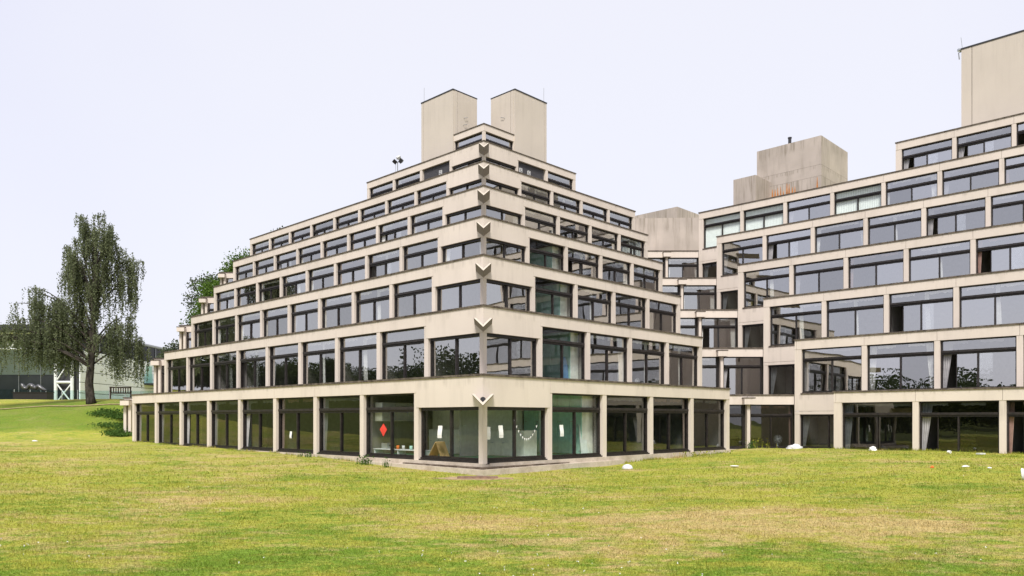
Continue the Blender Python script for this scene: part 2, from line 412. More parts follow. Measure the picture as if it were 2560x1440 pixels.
# ------------------------------------------------------------------ the terraced buildings: shared meshes
PW, BAND0, CORN0 = 0.22, 2.165, 1.69        # pillar width, underside of band, underside of deep corner band
WSTD, WCOR = 2.73, 2.76
def frame_std():
    b = MB(); w = WSTD
    b.box(0, .055, .13, .25, .10, BAND0); b.box(w - .055, w, .13, .25, .10, BAND0)
    b.box(.055, w - .055, .13, .25, BAND0 - .05, BAND0)
    b.box(-.02, w + .02, .03, .25, .015, .06); b.box(0, w, .09, .25, .06, .10); b.box(.055, w - .055, .16, .25, .10, .15)
    b.box(.055, w - .055, .08, .25, 1.63, 1.72); b.box(.055, w - .055, .14, .25, 1.55, 1.63)
    b.box(w / 2 - .03, w / 2 + .03, .14, .25, .15, 1.55)
    return b.mesh('window', 'frame')
def frame_cor():
    b = MB(); w = WCOR
    b.box(0, .06, .13, .25, .10, CORN0); b.box(w - .06, w, .13, .25, .10, CORN0)
    b.box(.06, w - .06, .10, .25, CORN0 - .10, CORN0)
    b.box(-.03, w + .03, .02, .25, -.02, .05); b.box(0, w, .09, .25, .05, .10); b.box(.06, w - .06, .16, .25, .10, .16)
    b.box(w / 2 - .03, w / 2 + .03, .14, .25, .16, CORN0 - .10)
    return b.mesh('window', 'frame')
FS, FC = frame_std(), frame_cor()
def pane_mesh(w, h, mat):
    return MB().quad((0, 0, 0), (w, 0, 0), (w, 0, h), (0, 0, h)).mesh('pane', mat)
half = WSTD / 2 - .03 - .055
P_TOP, P_LOW, P_COR = {}, {}, {}
for g in ('glass', 'glass_kitchen', 'glass_ground'):
    P_TOP[g] = pane_mesh(WSTD - .11, .395, g); P_LOW[g] = pane_mesh(half, 1.40, g); P_COR[g] = pane_mesh(WCOR / 2 - .09, CORN0 - .26, g)
STILE = MB().box(-.035, 0.0, -.012, .012, 0, 1.40).mesh('stile', 'frame')

def curtain_mesh(seed, mat, zt, w):
    r = random.Random(seed); b = MB(); mode = seed % 4
    def drop(xa, xb, ta, tb, za, zb):
        """gathered cloth from x range (xa,xb) at the top to (ta,tb) at the bottom"""
        n = 14; vs = []; fs = []; rows = 5
        for j in range(rows + 1):
            f = j / rows
            for i in range(n + 1):
                q = i / n; x = (xa + (xb - xa) * q) * (1 - f) + (ta + (tb - ta) * q) * f
                vs.append((x, .29 + .03 * math.sin(q * n * 1.6 + seed) + .01 * r.random(), zb + (za - zb) * f))
        for j in range(rows):
            for i in range(n): fs.append((j * (n + 1) + i, j * (n + 1) + i + 1, (j + 1) * (n + 1) + i + 1, (j + 1) * (n + 1) + i))
        b.add(vs, fs)
    a = r.uniform(.10, .42); c = r.uniform(.10, .42)
    if mode in (0, 1, 2): drop(.04, a + .05, .04, a * r.uniform(.35, .8) + .03, .1, zt)
    if mode in (0, 1): drop(w - c - .05, w - .04, w - c * r.uniform(.4, .9) - .03, w - .04, .1, zt)
    if mode == 3:
        m = w * r.uniform(.42, .58); drop(m - .06, m + .10, m + r.uniform(-.05, .02), m + r.uniform(.12, .25), .1, zt)
    if zt > 2:       # bunched heading along the rail
        l = r.uniform(.02, .2) * w; e = w - r.uniform(.02, .2) * w; g0 = r.uniform(.4, .55) * w
        n = 26; vs = []; fs = []
        hh = [r.uniform(.08, .14) for _ in range(n + 1)]
        for i in range(n + 1):
            x = l + (e - l) * i / n
            vs += [(x, .27, zt), (x, .27 + .015 * math.sin(i), zt - hh[i])]
        for i in range(n):
            if abs(l + (e - l) * (i + .5) / n - g0) > .12 * (seed % 3): fs.append((2 * i, 2 * i + 2, 2 * i + 3, 2 * i + 1))
        b.add(vs, fs)
    return b.mesh('curtain', mat, True)
cm = ['curtain_white', 'curtain_white', 'curtain_grey', 'curtain_white', 'curtain_pink', 'curtain_white', 'curtain_grey', 'curtain_white']
CUR = [curtain_mesh(i, cm[i % 8], 2.10, WSTD) for i in range(12)]
CURC = [curtain_mesh(i, cm[i % 8], CORN0 - .06, WCOR) for i in range(8)]
b = MB()
for i in range(26):
    x = .07 + i * .1; b.add([(x, .27, .12), (x + .085, .29, .12), (x + .085, .29, 2.1), (x, .27, 2.1)], [(0, 1, 2, 3)])
BLIND = b.mesh('vertical_blind', 'blind')
LOUV = MB()
for i in range(40): LOUV.box(.06 + i * .0655, .06 + i * .0655 + .045, .15, .19, .02, BAND0 - .45)
LOUV = LOUV.mesh('louvre_panel', 'louvre')

class Face:
    """a facade: origin at one end, x along the wall (to the viewer's right), y into the building"""
    def __init__(s, ox, oy, rot): s.o = (ox, oy); s.r = rot; s.c, s.s = math.cos(rot), math.sin(rot)
    def w(s, x, y=0, z=0): return (s.o[0] + x * s.c - y * s.s, s.o[1] + x * s.s + y * s.c, z)
def put(name, me, bld, face, x, y, z, scale=None):
    p = face.w(x, y, z); L = bld.location
    return link(name, me, bld, (p[0] - L.x, p[1] - L.y, p[2] - L.z), face.r, scale)
BOX = {}
def boxmesh(name, w, d, h, mat):
    k = (name, round(w, 3), round(d, 3), round(h, 3), mat)
    if k not in BOX: BOX[k] = MB().box(0, w, 0, d, 0, h).mesh(name, mat)
    return BOX[k]
def bx(name, bld, face, x0, x1, y0, y1, z0, z1, mat):
    return put(name, boxmesh(name, x1 - x0, y1 - y0, z1 - z0, mat), bld, face, x0, y0, z0)

def window(bld, face, x0, x1, z0, corner=False, g='glass', curtain=True, opened=False, blind=False):
    if blind: g = 'glass_kitchen'
    w = WCOR if corner else WSTD; sc = ((x1 - x0) / w, 1, 1)
    f = put('window', FC if corner else FS, bld, face, x0, 0, z0, sc)
    j = lambda: random.uniform(-.006, .006)
    if corner:
        link('pane', P_COR[g], f, (.06, .205, .16), 0, None, (j(), 0, j())); link('pane', P_COR[g], f, (w / 2 + .03, .205, .16), 0, None, (j(), 0, j()))
    else:
        link('pane', P_TOP[g], f, (.055, .205, 1.725), 0, None, (j(), 0, j()))
        link('pane', P_LOW[g], f, (w / 2 + .03, .20, .15), 0, None, (j(), 0, j()))
        if opened:
            dx = random.uniform(.42, .62)
            link('pane', P_LOW[g], f, (.055 + dx, .235, .15), 0, None, (j(), 0, j())); link('stile', STILE, f, (.055 + dx, .235, .15))
        else: link('pane', P_LOW[g], f, (.055, .20, .15), 0, None, (j(), 0, j()))
    if blind: link('vertical_blind', BLIND, f)
    elif curtain:
        k = random.randrange(12)
        if g == 'glass_ground': k = random.choice((2, 4, 6, 10))
        link('curtain', CURC[k % 8] if corner else CUR[k], f)
    return f

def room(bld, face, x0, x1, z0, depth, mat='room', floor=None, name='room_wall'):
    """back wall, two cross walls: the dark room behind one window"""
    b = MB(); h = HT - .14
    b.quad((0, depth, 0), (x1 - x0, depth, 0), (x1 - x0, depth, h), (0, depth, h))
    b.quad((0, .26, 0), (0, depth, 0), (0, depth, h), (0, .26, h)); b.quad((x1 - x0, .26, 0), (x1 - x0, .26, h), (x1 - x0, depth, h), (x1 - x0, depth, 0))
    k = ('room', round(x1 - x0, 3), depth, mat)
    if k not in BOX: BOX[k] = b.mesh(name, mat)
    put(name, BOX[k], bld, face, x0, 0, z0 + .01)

def pillar(bld, face, x0, x1, z0, h): bx('pillar', bld, face, x0, x1, .012, .26, z0, z0 + h, 'concrete')
def panel(bld, face, x0, x1, zb, zt, y1=.16): bx('parapet_panel', bld, face, x0 + .006, x1 - .006, 0, y1, zb, zt, 'concrete')
def coping(bld, face, x0, x1, zt, over=.035): bx('coping', bld, face, x0, x1, -over, .26, zt - .065, zt, 'coping')

CHUTE = MB()
hw, dp, th, LN = .31, .32, .075, 1.3
for s_ in (-1, 1):
    # one plate of the V, running out along -y from the corner
    P0 = [(s_ * hw, dp), (s_ * (hw - th), dp), (0, th * 1.1), (0, 0)]
    o0 = [(x, .45, z) for x, z in P0]; o1 = [(x, -LN + .18 * (dp - z) / dp * -1, z) for x, z in P0]
    CHUTE.add(o0 + o1, [(7, 6, 5, 4)], 0); CHUTE.add(o0 + o1, [(0, 1, 2, 3), (0, 4, 5, 1), (1, 5, 6, 2), (2, 6, 7, 3), (3, 7, 4, 0)], 1)
CHUTE_M = CHUTE.mesh('rainwater_spout', ['concrete_tower', 'concrete_spout_shade'])  # lighter front ends, the plates in the shade-darkened copy
CHUTE_HOLE = MB().tube([(0, -.02, .19), (0, .02, .19)], .085, 12).mesh('outlet', 'dark_metal')
CAP = MB().box(-.26, .26, -.36, .10, 0, .29, 0).box(-.275, .275, -.375, -.0, .29, .335, 1).mesh('column_cap', ['concrete', 'coping'])

# ------------------------------------------------------------------ near building
near = thing('terraced_building', (CX, CY, 0), 'cream concrete stepped building with its sharp corner facing the lawn and two roof towers', 'building')
def tier_corner(k): return (CX, CY + k * ST * 2 * S2)
def lx(n): return -(0.10 + n * BAY)
def rx(n): return 0.10 + n * BAY
for k in range(8):
    z0 = TOP - HT + k * HT - (TOP - HT)        # floor of the tier
    zt = TOP + k * HT
    c = tier_corner(k)
    FL, FR = Face(c[0], c[1], R_(-45)), Face(c[0], c[1], R_(45))
    nl, nr = (9, 5) if k < 6 else ((4, 3) if k == 6 else (1, 1))
    EL, ER = lx(nl) - .15, rx(nr) + .15
    # slab = ceiling of this tier
    b = MB(); dpt = 6.2
    pts = [uv(k * ST + .1, k * ST + .1), uv(k * ST + .1, k * ST + ER - .02), uv(k * ST + dpt, k * ST + ER - .02), uv(k * ST + dpt, k * ST + dpt), uv(k * ST - EL - .02, k * ST + dpt), uv(k * ST - EL - .02, k * ST + .1)]
    b.prism([(p[0] - CX, p[1] - CY) for p in pts], zt - .14, zt - .07)
    link('terrace_slab', b.mesh('terrace_slab', 'coping'), near)
    if k == 0:
        b = MB(); b.prism([(p[0] - CX, p[1] - CY) for p in pts], .0, .10); link('floor_slab', b.mesh('floor_slab', 'teal_floor'), near)
    # end returns and deep rear walls close the block
    for F, xe, sg in ((FL, EL, 1), (FR, ER, -1)):
        xa, xb = (xe, xe + .16) if sg > 0 else (xe - .16, xe)
        bx('end_wall', near, F, xa, xb, .27, ST + 1.0, z0, zt - .075, 'concrete')
    # coping runs round the corner
    coping(near, FL, EL - .03, .035, zt); coping(near, FR, .26, ER + .03, zt)
    # corner pillar and corner bands
    pb = CORN0 if k < 7 else BAND0
    b = MB(); b.prism([(0, 0), (.18 * S2, .18 * S2), (0, .36 * S2), (-.18 * S2, .18 * S2)], 0, pb + .001)
    link('corner_pillar', b.mesh('corner_pillar', 'concrete'), near, (c[0] - CX, c[1] - CY + .02, z0))
    for F, f_in, f_out, sg in ((FL, 0, lx(1), -1), (FR, 0, rx(1), 1)):
        # deep corner band: mitred against its neighbour
        a, d = (f_out + .006, 0) if sg < 0 else (0, f_out - .006)
        b = MB(); y1 = .16
        if sg < 0: pl = [(a, 0), (d, 0), (d - y1, y1), (a, y1)]
        else: pl = [(a, 0), (d, 0), (d, y1), (a + y1, y1)]
        b.prism(pl, pb, HT + .01 - .065 + (TOP - HT - .01)); put('corner_panel', b.mesh('corner_panel', 'concrete'), near, F, 0, 0, z0)
        wx = (lx(1) + PW / 2, -.18) if sg < 0 else (.18, rx(1) - PW / 2)
        g = 'glass_kitchen' if k == 0 else 'glass'
        if k < 7: window(near, F, wx[0], wx[1], z0, True, g, curtain=(k > 2))
        else: window(near, F, wx[0], wx[1], z0, False, 'glass', curtain=False)
    for F, n_, fx, sg in ((FL, nl, lx, -1), (FR, nr, rx, 1)):
        for n in range(1, n_ + 1):
            e = n == n_
            x = fx(n); x0, x1 = x - PW / 2, x + PW / 2
            if e: x0, x1 = (x - .15, x1) if sg < 0 else (x0, x + .15)
            pillar(near, F, x0, x1, z0, BAND0 + (0 if n > 1 or e else 0))
            if n > 1:
                xa, xb = (fx(n), fx(n - 1)) if sg < 0 else (fx(n - 1), fx(n))
                pa, pb2 = xa, xb
                if e: pa, pb2 = (xa - .15, xb) if sg < 0 else (xa, xb + .15)
                panel(near, F, pa, pb2, z0 + BAND0, zt - .065)
                kit = n == 2 and (k == 0 or (k < 4 and sg > 0))
                if k == 6 and n == 2:
                    f = put('louvre_panel', LOUV, near, F, xa + PW / 2, 0, z0 + .42)
                    w_ = put('window', FC, near, F, xa + PW / 2, .03, z0, (WSTD / WCOR, 1, .30))
                    link('pane', pane_mesh(WCOR - .12, .9, 'glass'), w_, (.06, .2, .16))
                    for hx in ((1.75,) if sg < 0 else (.35, 1.15)):
                        b = MB(); b.box(-.13, .13, 0, .05, -.13, .13, 0); b.box(-.085, .085, -.01, .0, -.085, .085, 1); b.box(-.05, .05, -.02, -.01, -.05, .05, 0)
                        link('vent', b.mesh('vent', ['white_plastic', 'dark_metal']), f, (hx, .09, 1.2))
                else:
                    window(near, F, xa + PW / 2, xb - PW / 2, z0, False, 'glass_kitchen' if kit else ('glass_ground' if k == 0 else 'glass'), curtain=not kit and not (n == 2 and k < 4), opened=random.random() < .10)
            if not (k == 0 and n <= 2):
                xa, xb = (fx(n), fx(n - 1) if n > 1 else -.12) if sg < 0 else (fx(n - 1) if n > 1 else .12, fx(n))
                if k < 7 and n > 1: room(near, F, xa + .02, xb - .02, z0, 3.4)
    if k < 7:
        # rainwater spout at the corner
        sp = link('rainwater_spout', CHUTE_M, near, (c[0] - CX, c[1] - CY, z0 + 1.70)); link('outlet', CHUTE_HOLE, sp, (0, -.03, 0))
    # corner room, open plan
    if 0 < k < 7:
        b = MB(); q = [uv(k * ST + 3.1, k * ST + .2), uv(k * ST + 3.1, k * ST + 3.1), uv(k * ST + .2, k * ST + 3.1)]
        for p, r_ in zip(q[:-1], q[1:]):
            b.quad((p[0] - CX, p[1] - CY, z0), (r_[0] - CX, r_[1] - CY, z0), (r_[0] - CX, r_[1] - CY, z0 + 2.5), (p[0] - CX, p[1] - CY, z0 + 2.5))
        link('room_wall', b.mesh('room_wall', 'room_light'), near)
    # 45-degree bay at the far left end, below the fifth terrace
    if k < 5:
        yb = CY + S2 * (26.8 + 2 * ST) + k * ST * 2 * S2
        FF = Face(-19.0, yb, 0.0)
        zt2 = zt - .04
        coping(near, FF, -2.45, .3, zt2); panel(near, FF, -2.40, .3, z0 + BAND0 - .03, zt2 - .065)
        bx('pillar', near, FF, -2.42, -2.26, .012, .30, z0 - .3, z0 + BAND0 - .03, 'concrete')
        window(near, FF, -1.92, .0, z0, False, curtain=False); bx('pillar', near, FF, -2.08, -1.92, -.12, .25, z0 - .3, z0 + BAND0 - .03, 'concrete')
        put('column_cap', CAP, near, FF, -2.2, 0, z0 + BAND0 - .03)
        bx('end_wall', near, FF, -2.30, -2.22, .30, 4.5, z0 - .3, zt2 - .07, 'concrete')
        bx('end_wall', near, FF, -2.22, .3, 2.8, 2.9, z0 - .3, zt2 - .07, 'room')
        bx('terrace_slab', near, FF, -2.3, 3.0, .17, 6.0, zt2 - .14, zt2 - .07, 'coping')
        # wall between the long facade's end and the bay
        Fd = Face(*uv(k * ST + 26.8 + ST, (k + 1) * ST), R_(-45))
        bx('end_wall', near, Fd, .05, ST + .3, .02, .16, z0 - .1, zt - .08, 'concrete')
# plinth along both long walls
FL, FR = Face(CX, CY, R_(-45)), Face(CX, CY, R_(45))
bx('plinth', near, FL, -26.85, -.02, -.02, .3, -.75, .012, 'plinth'); bx('plinth', near, FR, .30, 15.05, -.02, .3, -.75, .012, 'plinth')
# stepped-out kerb slab round the corner, with soiled top
def ring(mat, e, z0, z1, a, bb, name):
    b = MB(); A = lambda u, v: tuple(np.subtract(uv(u, v), (CX, CY)))
    b.prism([A(-e, -e), A(-e * .25, bb), A(.1, bb), A(.1, .1), A(a, .1), A(a, -e * .25)], z0, z1)
    link(name, b.mesh(name, mat), near)
ring('dirty_apron', .42, -.7, -.085, 3.6, 3.9, 'apron'); ring('plinth', .50, -.7, -.125, 6.2, 7.0, 'kerb')

# two roof towers
for sg in (-1, 1):
    F = Face(*uv(7 * ST + (2.98 if sg < 0 else 0), 7 * ST + (2.98 if sg > 0 else 0)), R_(-45) if sg < 0 else R_(45))
    zb, ztp = TOP + 6 * HT - .06, 24.40
    w, d = 3.40, 2.25
    tw = put('roof_tower', None, near, F, 0, 0, 0); tw.location.z = 0
    x0, x1 = (-w, 0) if sg < 0 else (0, w)
    # wall slabs with recessed joints between them
    b = MB(); b.box(x0 + .02, x1 - .02, -.02, d, zb, ztp - .08); link('core', b.mesh('core', 'coping'), tw)
    ji = -.22 if sg < 0 else .22; xi = 0 if sg < 0 else 0
    far = x0 if sg < 0 else x1
    def slab(name, a0, a1, b0, b1, c0, c1, mat='concrete_tower'):
        link(name, MB().box(min(a0, a1), max(a0, a1), b0, b1, c0, c1).mesh(name, mat), tw)
    fo = (.22 if sg > 0 else -.22)
    slab('wall_panel', x0, x1, -.08, .05, zb, zb + .32)
    slab('wall_panel', far + fo * -.0, far - (.22 if sg > 0 else -.22), -.08, .05, zb + .35, ztp - .08)
    slab('wall_panel', far - (.25 if sg > 0 else -.25), 0, -.08, .05, zb + .35, ztp - .08)
    # side facing the gap
    sx0, sx1 = (-.05, .02) if sg < 0 else (-.02, .05)
    slab('wall_panel', sx0, sx1, .05, .30, zb, ztp - .08); slab('wall_panel', sx0, sx1, .335, d, zb, ztp - .08)
    slab('coping', x0 - .03, x1 + .03, -.11, d + .03, ztp - .08, ztp, 'dark_metal')
    for hz, hy in ((22.6, .95), (22.1, .9)) if sg < 0 else ((22.6, .9),):
        b = MB(); b.tube([(0, hy, hz), (.10 * -sg, hy, hz), (.10 * -sg, hy + .28, hz + .1)], .018, 6); link('bracket', b.mesh('bracket', 'grey_metal'), tw, (.02 * -sg, 0, 0))
    b = MB(); b.tube([(far * .97, .1, ztp), (far * .97, .1, ztp + 1.1)], .012, 5); link('lightning_rod', b.mesh('lightning_rod', 'grey_metal'), tw)

# ------------------------------------------------------------------ right-hand building, parallel facade
ro = uv(RU0, RV0)
right = thing('terraced_building', (ro[0], ro[1], 0), 'cream concrete stepped building at the right edge with rows of sliding windows', 'building')
RB = [6, 7, 7, 8, 8, 9, 6]
def px(n): return .2328 + n * BAY
for k in range(7):
    zt = RTOP + k * HT - .01; z0 = zt - TOP
    ok = uv(RU0 + k * ST, RV0 + k * ST) if k < 6 else uv(-.27, RV0 + 6 * ST)
    F = Face(ok[0], ok[1], R_(-45)); nb = RB[k]; XE = px(nb) + .11
    coping(right, F, -.03, XE, zt)
    pillar(right, F, .0, .33, z0, BAND0)
    bx('end_wall', right, F, .0, .16, .27, ST + .5, z0, zt - .075, 'concrete')
    bx('end_wall', right, F, XE - .16, XE, .27, 6.0, z0, zt - .075, 'concrete')
    for n in range(1, nb + 1):
        x = px(n); pillar(right, F, x - PW / 2, x + PW / 2, z0, BAND0)
        xa = px(n - 1) if n > 1 else 0
        panel(right, F, xa if n > 1 else .09, x, z0 + BAND0, zt - .065)
        if n == 1: panel(right, F, 0, .09, z0 + BAND0, zt - .065)
        wa = .33 if n == 1 else xa + PW / 2
        window(right, F, wa, x - PW / 2, z0, False, 'glass_ground' if k == 0 else 'glass', opened=(random.random() < .34 and n > 1 and k != 5) or (k == 6 and n < 4), blind=(k == 5 and n in (1, 2, 4)))
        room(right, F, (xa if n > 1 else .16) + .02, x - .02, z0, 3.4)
    b = MB(); b.box(.1, XE - .05, .15, 6.2, zt - .14, zt - .07); put('terrace_slab', b.mesh('terrace_slab', 'coping'), right, F, 0, 0, 0)
    if k == 0: b = MB(); b.box(.1, XE - .05, .15, 6.2, z0, z0 + .1); put('floor_slab', b.mesh('floor_slab', 'room'), right, F, 0, 0, 0)
    # recessed door panel and the 45-degree bay in the re-entrant corner
    if k < 5:
        F2 = Face(*uv(RU0 + (k + 1) * ST, RV0 + (k + 1) * ST), R_(-45))
        zl = z0 + CORN0
        bx('wall_panel', right, F2, 0, ST + .2, 0, .16, zl + .16, zt - .01, 'concrete'); bx('wall_panel', right, F2, 0, ST + .2, .004, .16, zl, zl + .148, 'concrete')
        pillar(right, F2, 0, .24, z0 - .1, CORN0 + .1)
        window(right, F2, .24, ST - .1, z0, True, 'glass_ground', curtain=True)
        room(right, F2, .1, ST - .1, z0, 2.6)
        bx('cill', right, F2, .30, ST + .1, -.03, .1, zt - .009, zt + .055, 'coping')
        yb = 37.30 + k * ST * 2 * S2
        FF = Face(10.56, yb, 0.0); Wn = 4.40
        coping(right, FF, -.3, Wn + .02, zt); 
        panel(right, FF, -.3, 2.14, z0 + BAND0, zt - .065); panel(right, FF, 2.14, Wn, z0 + BAND0, zt - .065)
        bx('pillar', right, FF, 2.07, 2.22, -.16, .25, z0 - .3, z0 + BAND0, 'concrete')
        put('column_cap', CAP, right, FF, 2.14, 0, z0 + BAND0)
        gk = 'glass_ground' if k == 0 else 'glass'
        window(right, FF, .0, 1.98, z0, False, gk, curtain=True); window(right, FF, 2.30, Wn - .03, z0, False, gk, curtain=True, opened=(k in (1, 2)))
        bx('window_post', right, FF, 1.98, 2.07, .10, .25, z0, z0 + BAND0, 'frame'); bx('window_post', right, FF, 2.22, 2.30, .10, .25, z0, z0 + BAND0, 'frame')
        bx('plinth', right, FF, -.1, Wn, .0, .3, z0 - .6, z0 + .012, 'plinth') if k == 0 else None
        room(right, FF, -.2, 2.14, z0, 2.6); room(right, FF, 2.16, Wn + .2, z0, 2.6)
        bx('terrace_slab', right, FF, -1.2, Wn + 1.2, .17, 6.0, zt - .14, zt - .07, 'coping')
F = Face(ro[0], ro[1], R_(-45)); bx('plinth', right, F, .0, px(6), -.01, .3, -.8, -.13, 'plinth')
# roof tower at the frame edge
F = Face(*uv(-3.14, 38.67), R_(-45)); zb, ztp = RTOP + 6 * HT - .07, 24.25
tw = put('roof_tower', None, right, F, 0, 0, 0); tw.location.z = 0
for nm, a, mat in (('core', (.02, 8.9, .02, 5, zb, ztp - .1), 'coping'), ('wall_panel', (0, .55, -.05, .05, zb + .78, ztp - .09), 'concrete_tower'), ('wall_panel', (.58, 8.95, -.05, .05, zb + .78, ztp - .09), 'concrete_tower'),
                 ('wall_panel', (0, .55, -.05, .05, zb, zb + .76), 'concrete_tower'), ('wall_panel', (.58, 8.95, -.05, .05, zb, zb + .76), 'concrete_tower'), ('coping', (-.03, 9, -.08, 5.1, ztp - .09, ztp), 'dark_metal')):
    link(nm, MB().box(*a).mesh(nm, mat), tw)
link('wall_panel', MB().box(-.02, .02, .05, 5, zb, ztp - .09).mesh('wall_panel', 'concrete_tower'), tw)

# blank stair and plant blocks behind, raw concrete
def block(name, cx, cy, zt, lu, lv, z0, label, mat='concrete_raw', joints=()):
    """box whose near corner is (cx,cy), lu along u (left-back), lv along v (right-back)"""
    o = thing(name, (cx, cy, z0), label, 'building')
    zz = [z0] + list(joints) + [zt]
    for a, b_ in zip(zz[:-1], zz[1:]):
        b = MB(); g = .012 if b_ != zt else 0
        b.prism([(0, 0), (S2 * lv, S2 * lv), (S2 * (lv - lu), S2 * (lv + lu)), (-S2 * lu, S2 * lu)], a - z0, b_ - z0 - g)
        link('wall_panel', b.mesh('wall_panel', mat), o)
    if len(zz) > 2:
        b = MB(); e = .02; b.prism([(0, e), (S2 * lv - e, S2 * lv), (S2 * (lv - lu), S2 * (lv + lu) - e), (-S2 * lu + e, S2 * lu)], 0, zt - z0 - .05); link('core', b.mesh('core', 'coping'), o)
    return o
blk = block('plant_room', 25.3, 58, 22.66, 5.06, 5.3, 14, 'raw concrete roof block with rust streaks and a short flue on the right-hand roof', joints=(19.65, 20.5))
Fb = Face(25.3, 58, R_(-45))
for x, h in ((-3.78, .75), (-3.56, .7), (-3.35, .8), (-3.12, .85), (-2.90, .45), (-2.62, 1.0), (-2.45, .9), (-2.2, .6), (-2.0, .62), (-.30, 1.0)):
    b = MB(); w = .035 + .02 * random.random(); z = 18.7 - x * -.0
    b.add([(x - w * 1.6, -.004, z), (x + w * 1.6, -.004, z), (x + w * .3, -.004, z + h * .9), (x - w * .3, -.004, z + h * .9)], [(0, 1, 2, 3)])
    put('rust_streak', b.mesh('rust_streak', 'rust'), blk, Fb, 0, 0, 0)
b = MB(); b.lathe([(.0, .62), (.15, .62), (.15, .55), (.12, .5), (.12, 0)], 12); put('flue', b.mesh('flue', 'dark_metal'), blk, Fb, -2.55, .35, 22.62)
block('plant_room', 20.7, 59, 20.0, 1.8, 2.7, 14, 'smaller raw concrete roof block joined below the rust-streaked one')
block('stair_tower', 16.96, 68, 20.05, 9, 7.5, 0, 'blank grey concrete stair tower peaking behind the re-entrant corner')
o = thing('stair_wall', (14, 60, 12), 'wide blank pinkish concrete wall above the topmost corner bay', 'building')
Ff = Face(9.0, 60.6, R_(-3))
bx('wall_panel', o, Ff, -1.0, 9.4, 0, 1.2, 13.55, 17.05, 'concrete_raw'); bx('wall_panel', o, Ff, -1.0, 5.4, .0, 1.2, 11, 13.538, 'concrete_raw'); bx('wall_panel', o, Ff, 5.412, 9.4, .0, 1.2, 11, 13.538, 'concrete_raw')
bx('core', o, Ff, -.95, 9.35, .02, 1.15, 11, 17.0, 'coping')
o = thing('shadow_slab', (14, 58, 12), 'low brown slab in place of the sloped shadow beneath the blank pinkish wall', 'wall')
Fw = Face(14.0, 60.3, R_(-45))
bx('slab_face', o, Fw, -3, 4.5, 0, .2, 12.3, 13.9, 'shadow_brown')  # brown slab standing in for a sloped shadow


# ------------------------------------------------------------------ kitchens behind the sharp corner (ground floor)
def A(u, v, z=0): p = uv(u, v); return (p[0] - CX, p[1] - CY, z)
b = MB(); zc = TOP - .15
def wall(p, q, z0=.1, z1=zc): b.quad(A(*p, z0), A(*q, z0), A(*q, z1), A(*p, z1))
wall((6.02, .27), (6.02, 3.3)); wall((6.02, 3.3), (3.3, 3.3)); wall((3.3, 3.3), (3.3, 6.02)); wall((3.3, 6.02), (.27, 6.02))
b.quad(A(.3, .3, zc), A(6, .3, zc), A(6, 3.3, zc), A(.3, 3.3, zc)); b.quad(A(.3, 3.3, zc), A(3.3, 3.3, zc), A(3.3, 6, zc), A(.3, 6, zc))
link('kitchen_wall', b.mesh('kitchen_wall', 'room_light'), near)
KU = Face(CX, CY, R_(-45))   # x = -u , y = v
KV = Face(CX, CY, R_(45))    # x = v , y = u
def item(name, label, cat, face, x, y, z, mb, mats, group=None, rz=0, smooth=False):
    o = link(name, mb.mesh(name, mats, smooth), None, face.w(x, y, z), face.r + rz); return tag(o, label, cat, group)
# fitted cupboards
def cupboard(face, x, y, w, d, h, z, label, mat='teal'):
    o = thing('cupboard', face.w(x, y, z), label, 'cupboard', None, face.r)
    link('carcass', MB().box(0, w, 0, d, 0, h).mesh('carcass', 'room_light'), o)
    n = max(1, round(w / .55))
    for i in range(n):
        dd = link('door', MB().box(i * w / n + .008, (i + 1) * w / n - .008, -.022, -.002, .02, h - .02).mesh('door', mat), o)
        link('handle', MB().box(.06, .18, -.03, -.02, h * .5, h * .5 + .02).mesh('handle', 'steel'), dd, (i * w / n, -.012, 0))
    return o
cupboard(KU, -3.2, 5.35, 2.7, .6, 2.25, .1, 'tall teal cupboards behind the second ground-floor window right of the corner')
for k_, nm_ in ((1, 'first'), (2, 'second'), (3, 'third')):
    c_ = tier_corner(k_); cupboard(Face(c_[0], c_[1], R_(-45)), -3.1, 5.45, 2.6, .5, 2.2, k_ * HT + .01, 'teal cupboards in the ' + nm_ + '-floor room right of the corner')
cupboard(KV, .55, 5.55, 1.7, .4, .65, 1.25, 'grey wall cupboard behind the red paper diamond', 'curtain_grey')
cupboard(KU, -5.4, 2.6, 4.7, .6, .85, .1, 'long low white kitchen counter behind the ground-floor corner windows', 'room_light')
# half-open inner door
o = thing('inner_door', KV.w(1.35, 2.4, .1), 'pale grey inner door with lever handle seen through the corner window', 'door', None, KV.r)
link('leaf', MB().box(0, .8, 0, .045, 0, 2.0).mesh('leaf', 'curtain_grey'), o); link('handle', MB().box(.06, .2, -.06, -.03, 1.0, 1.025).box(.06, .08, -.06, 0, 1.0, 1.025).mesh('handle', 'steel'), o)

def sheet(name, face, x, z, w, h, mat, label, cat, tilt=0.0, diamond=False):
    b = MB(); y0 = .180
    if diamond: b.add([(0, y0, -h / 2), (w / 2, y0, .02), (0, y0, h / 2), (-w / 2, y0, .02), (0, y0 + .006, -h / 2), (w / 2, y0 + .006, .02), (0, y0 + .006, h / 2), (-w / 2, y0 + .006, .02)], [(0, 1, 2, 3), (7, 6, 5, 4)])
    else:
        n = 4
        for i in range(n):
            za, zb = -h / 2 + h * i / n, -h / 2 + h * (i + 1) / n
            ca, cb = .012 * math.sin(i * 1.3), .012 * math.sin((i + 1) * 1.3)
            b.quad((-w / 2 + tilt * za, y0 - ca, za), (w / 2 + tilt * za, y0 - ca, za), (w / 2 + tilt * zb, y0 - cb, zb), (-w / 2 + tilt * zb, y0 - cb, zb))
    return tag(link(name, b.mesh(name, mat), None, face.w(x, 0, z), face.r), label, cat)
G0 = Face(CX, CY, R_(-45)); G1 = Face(CX, CY, R_(45))
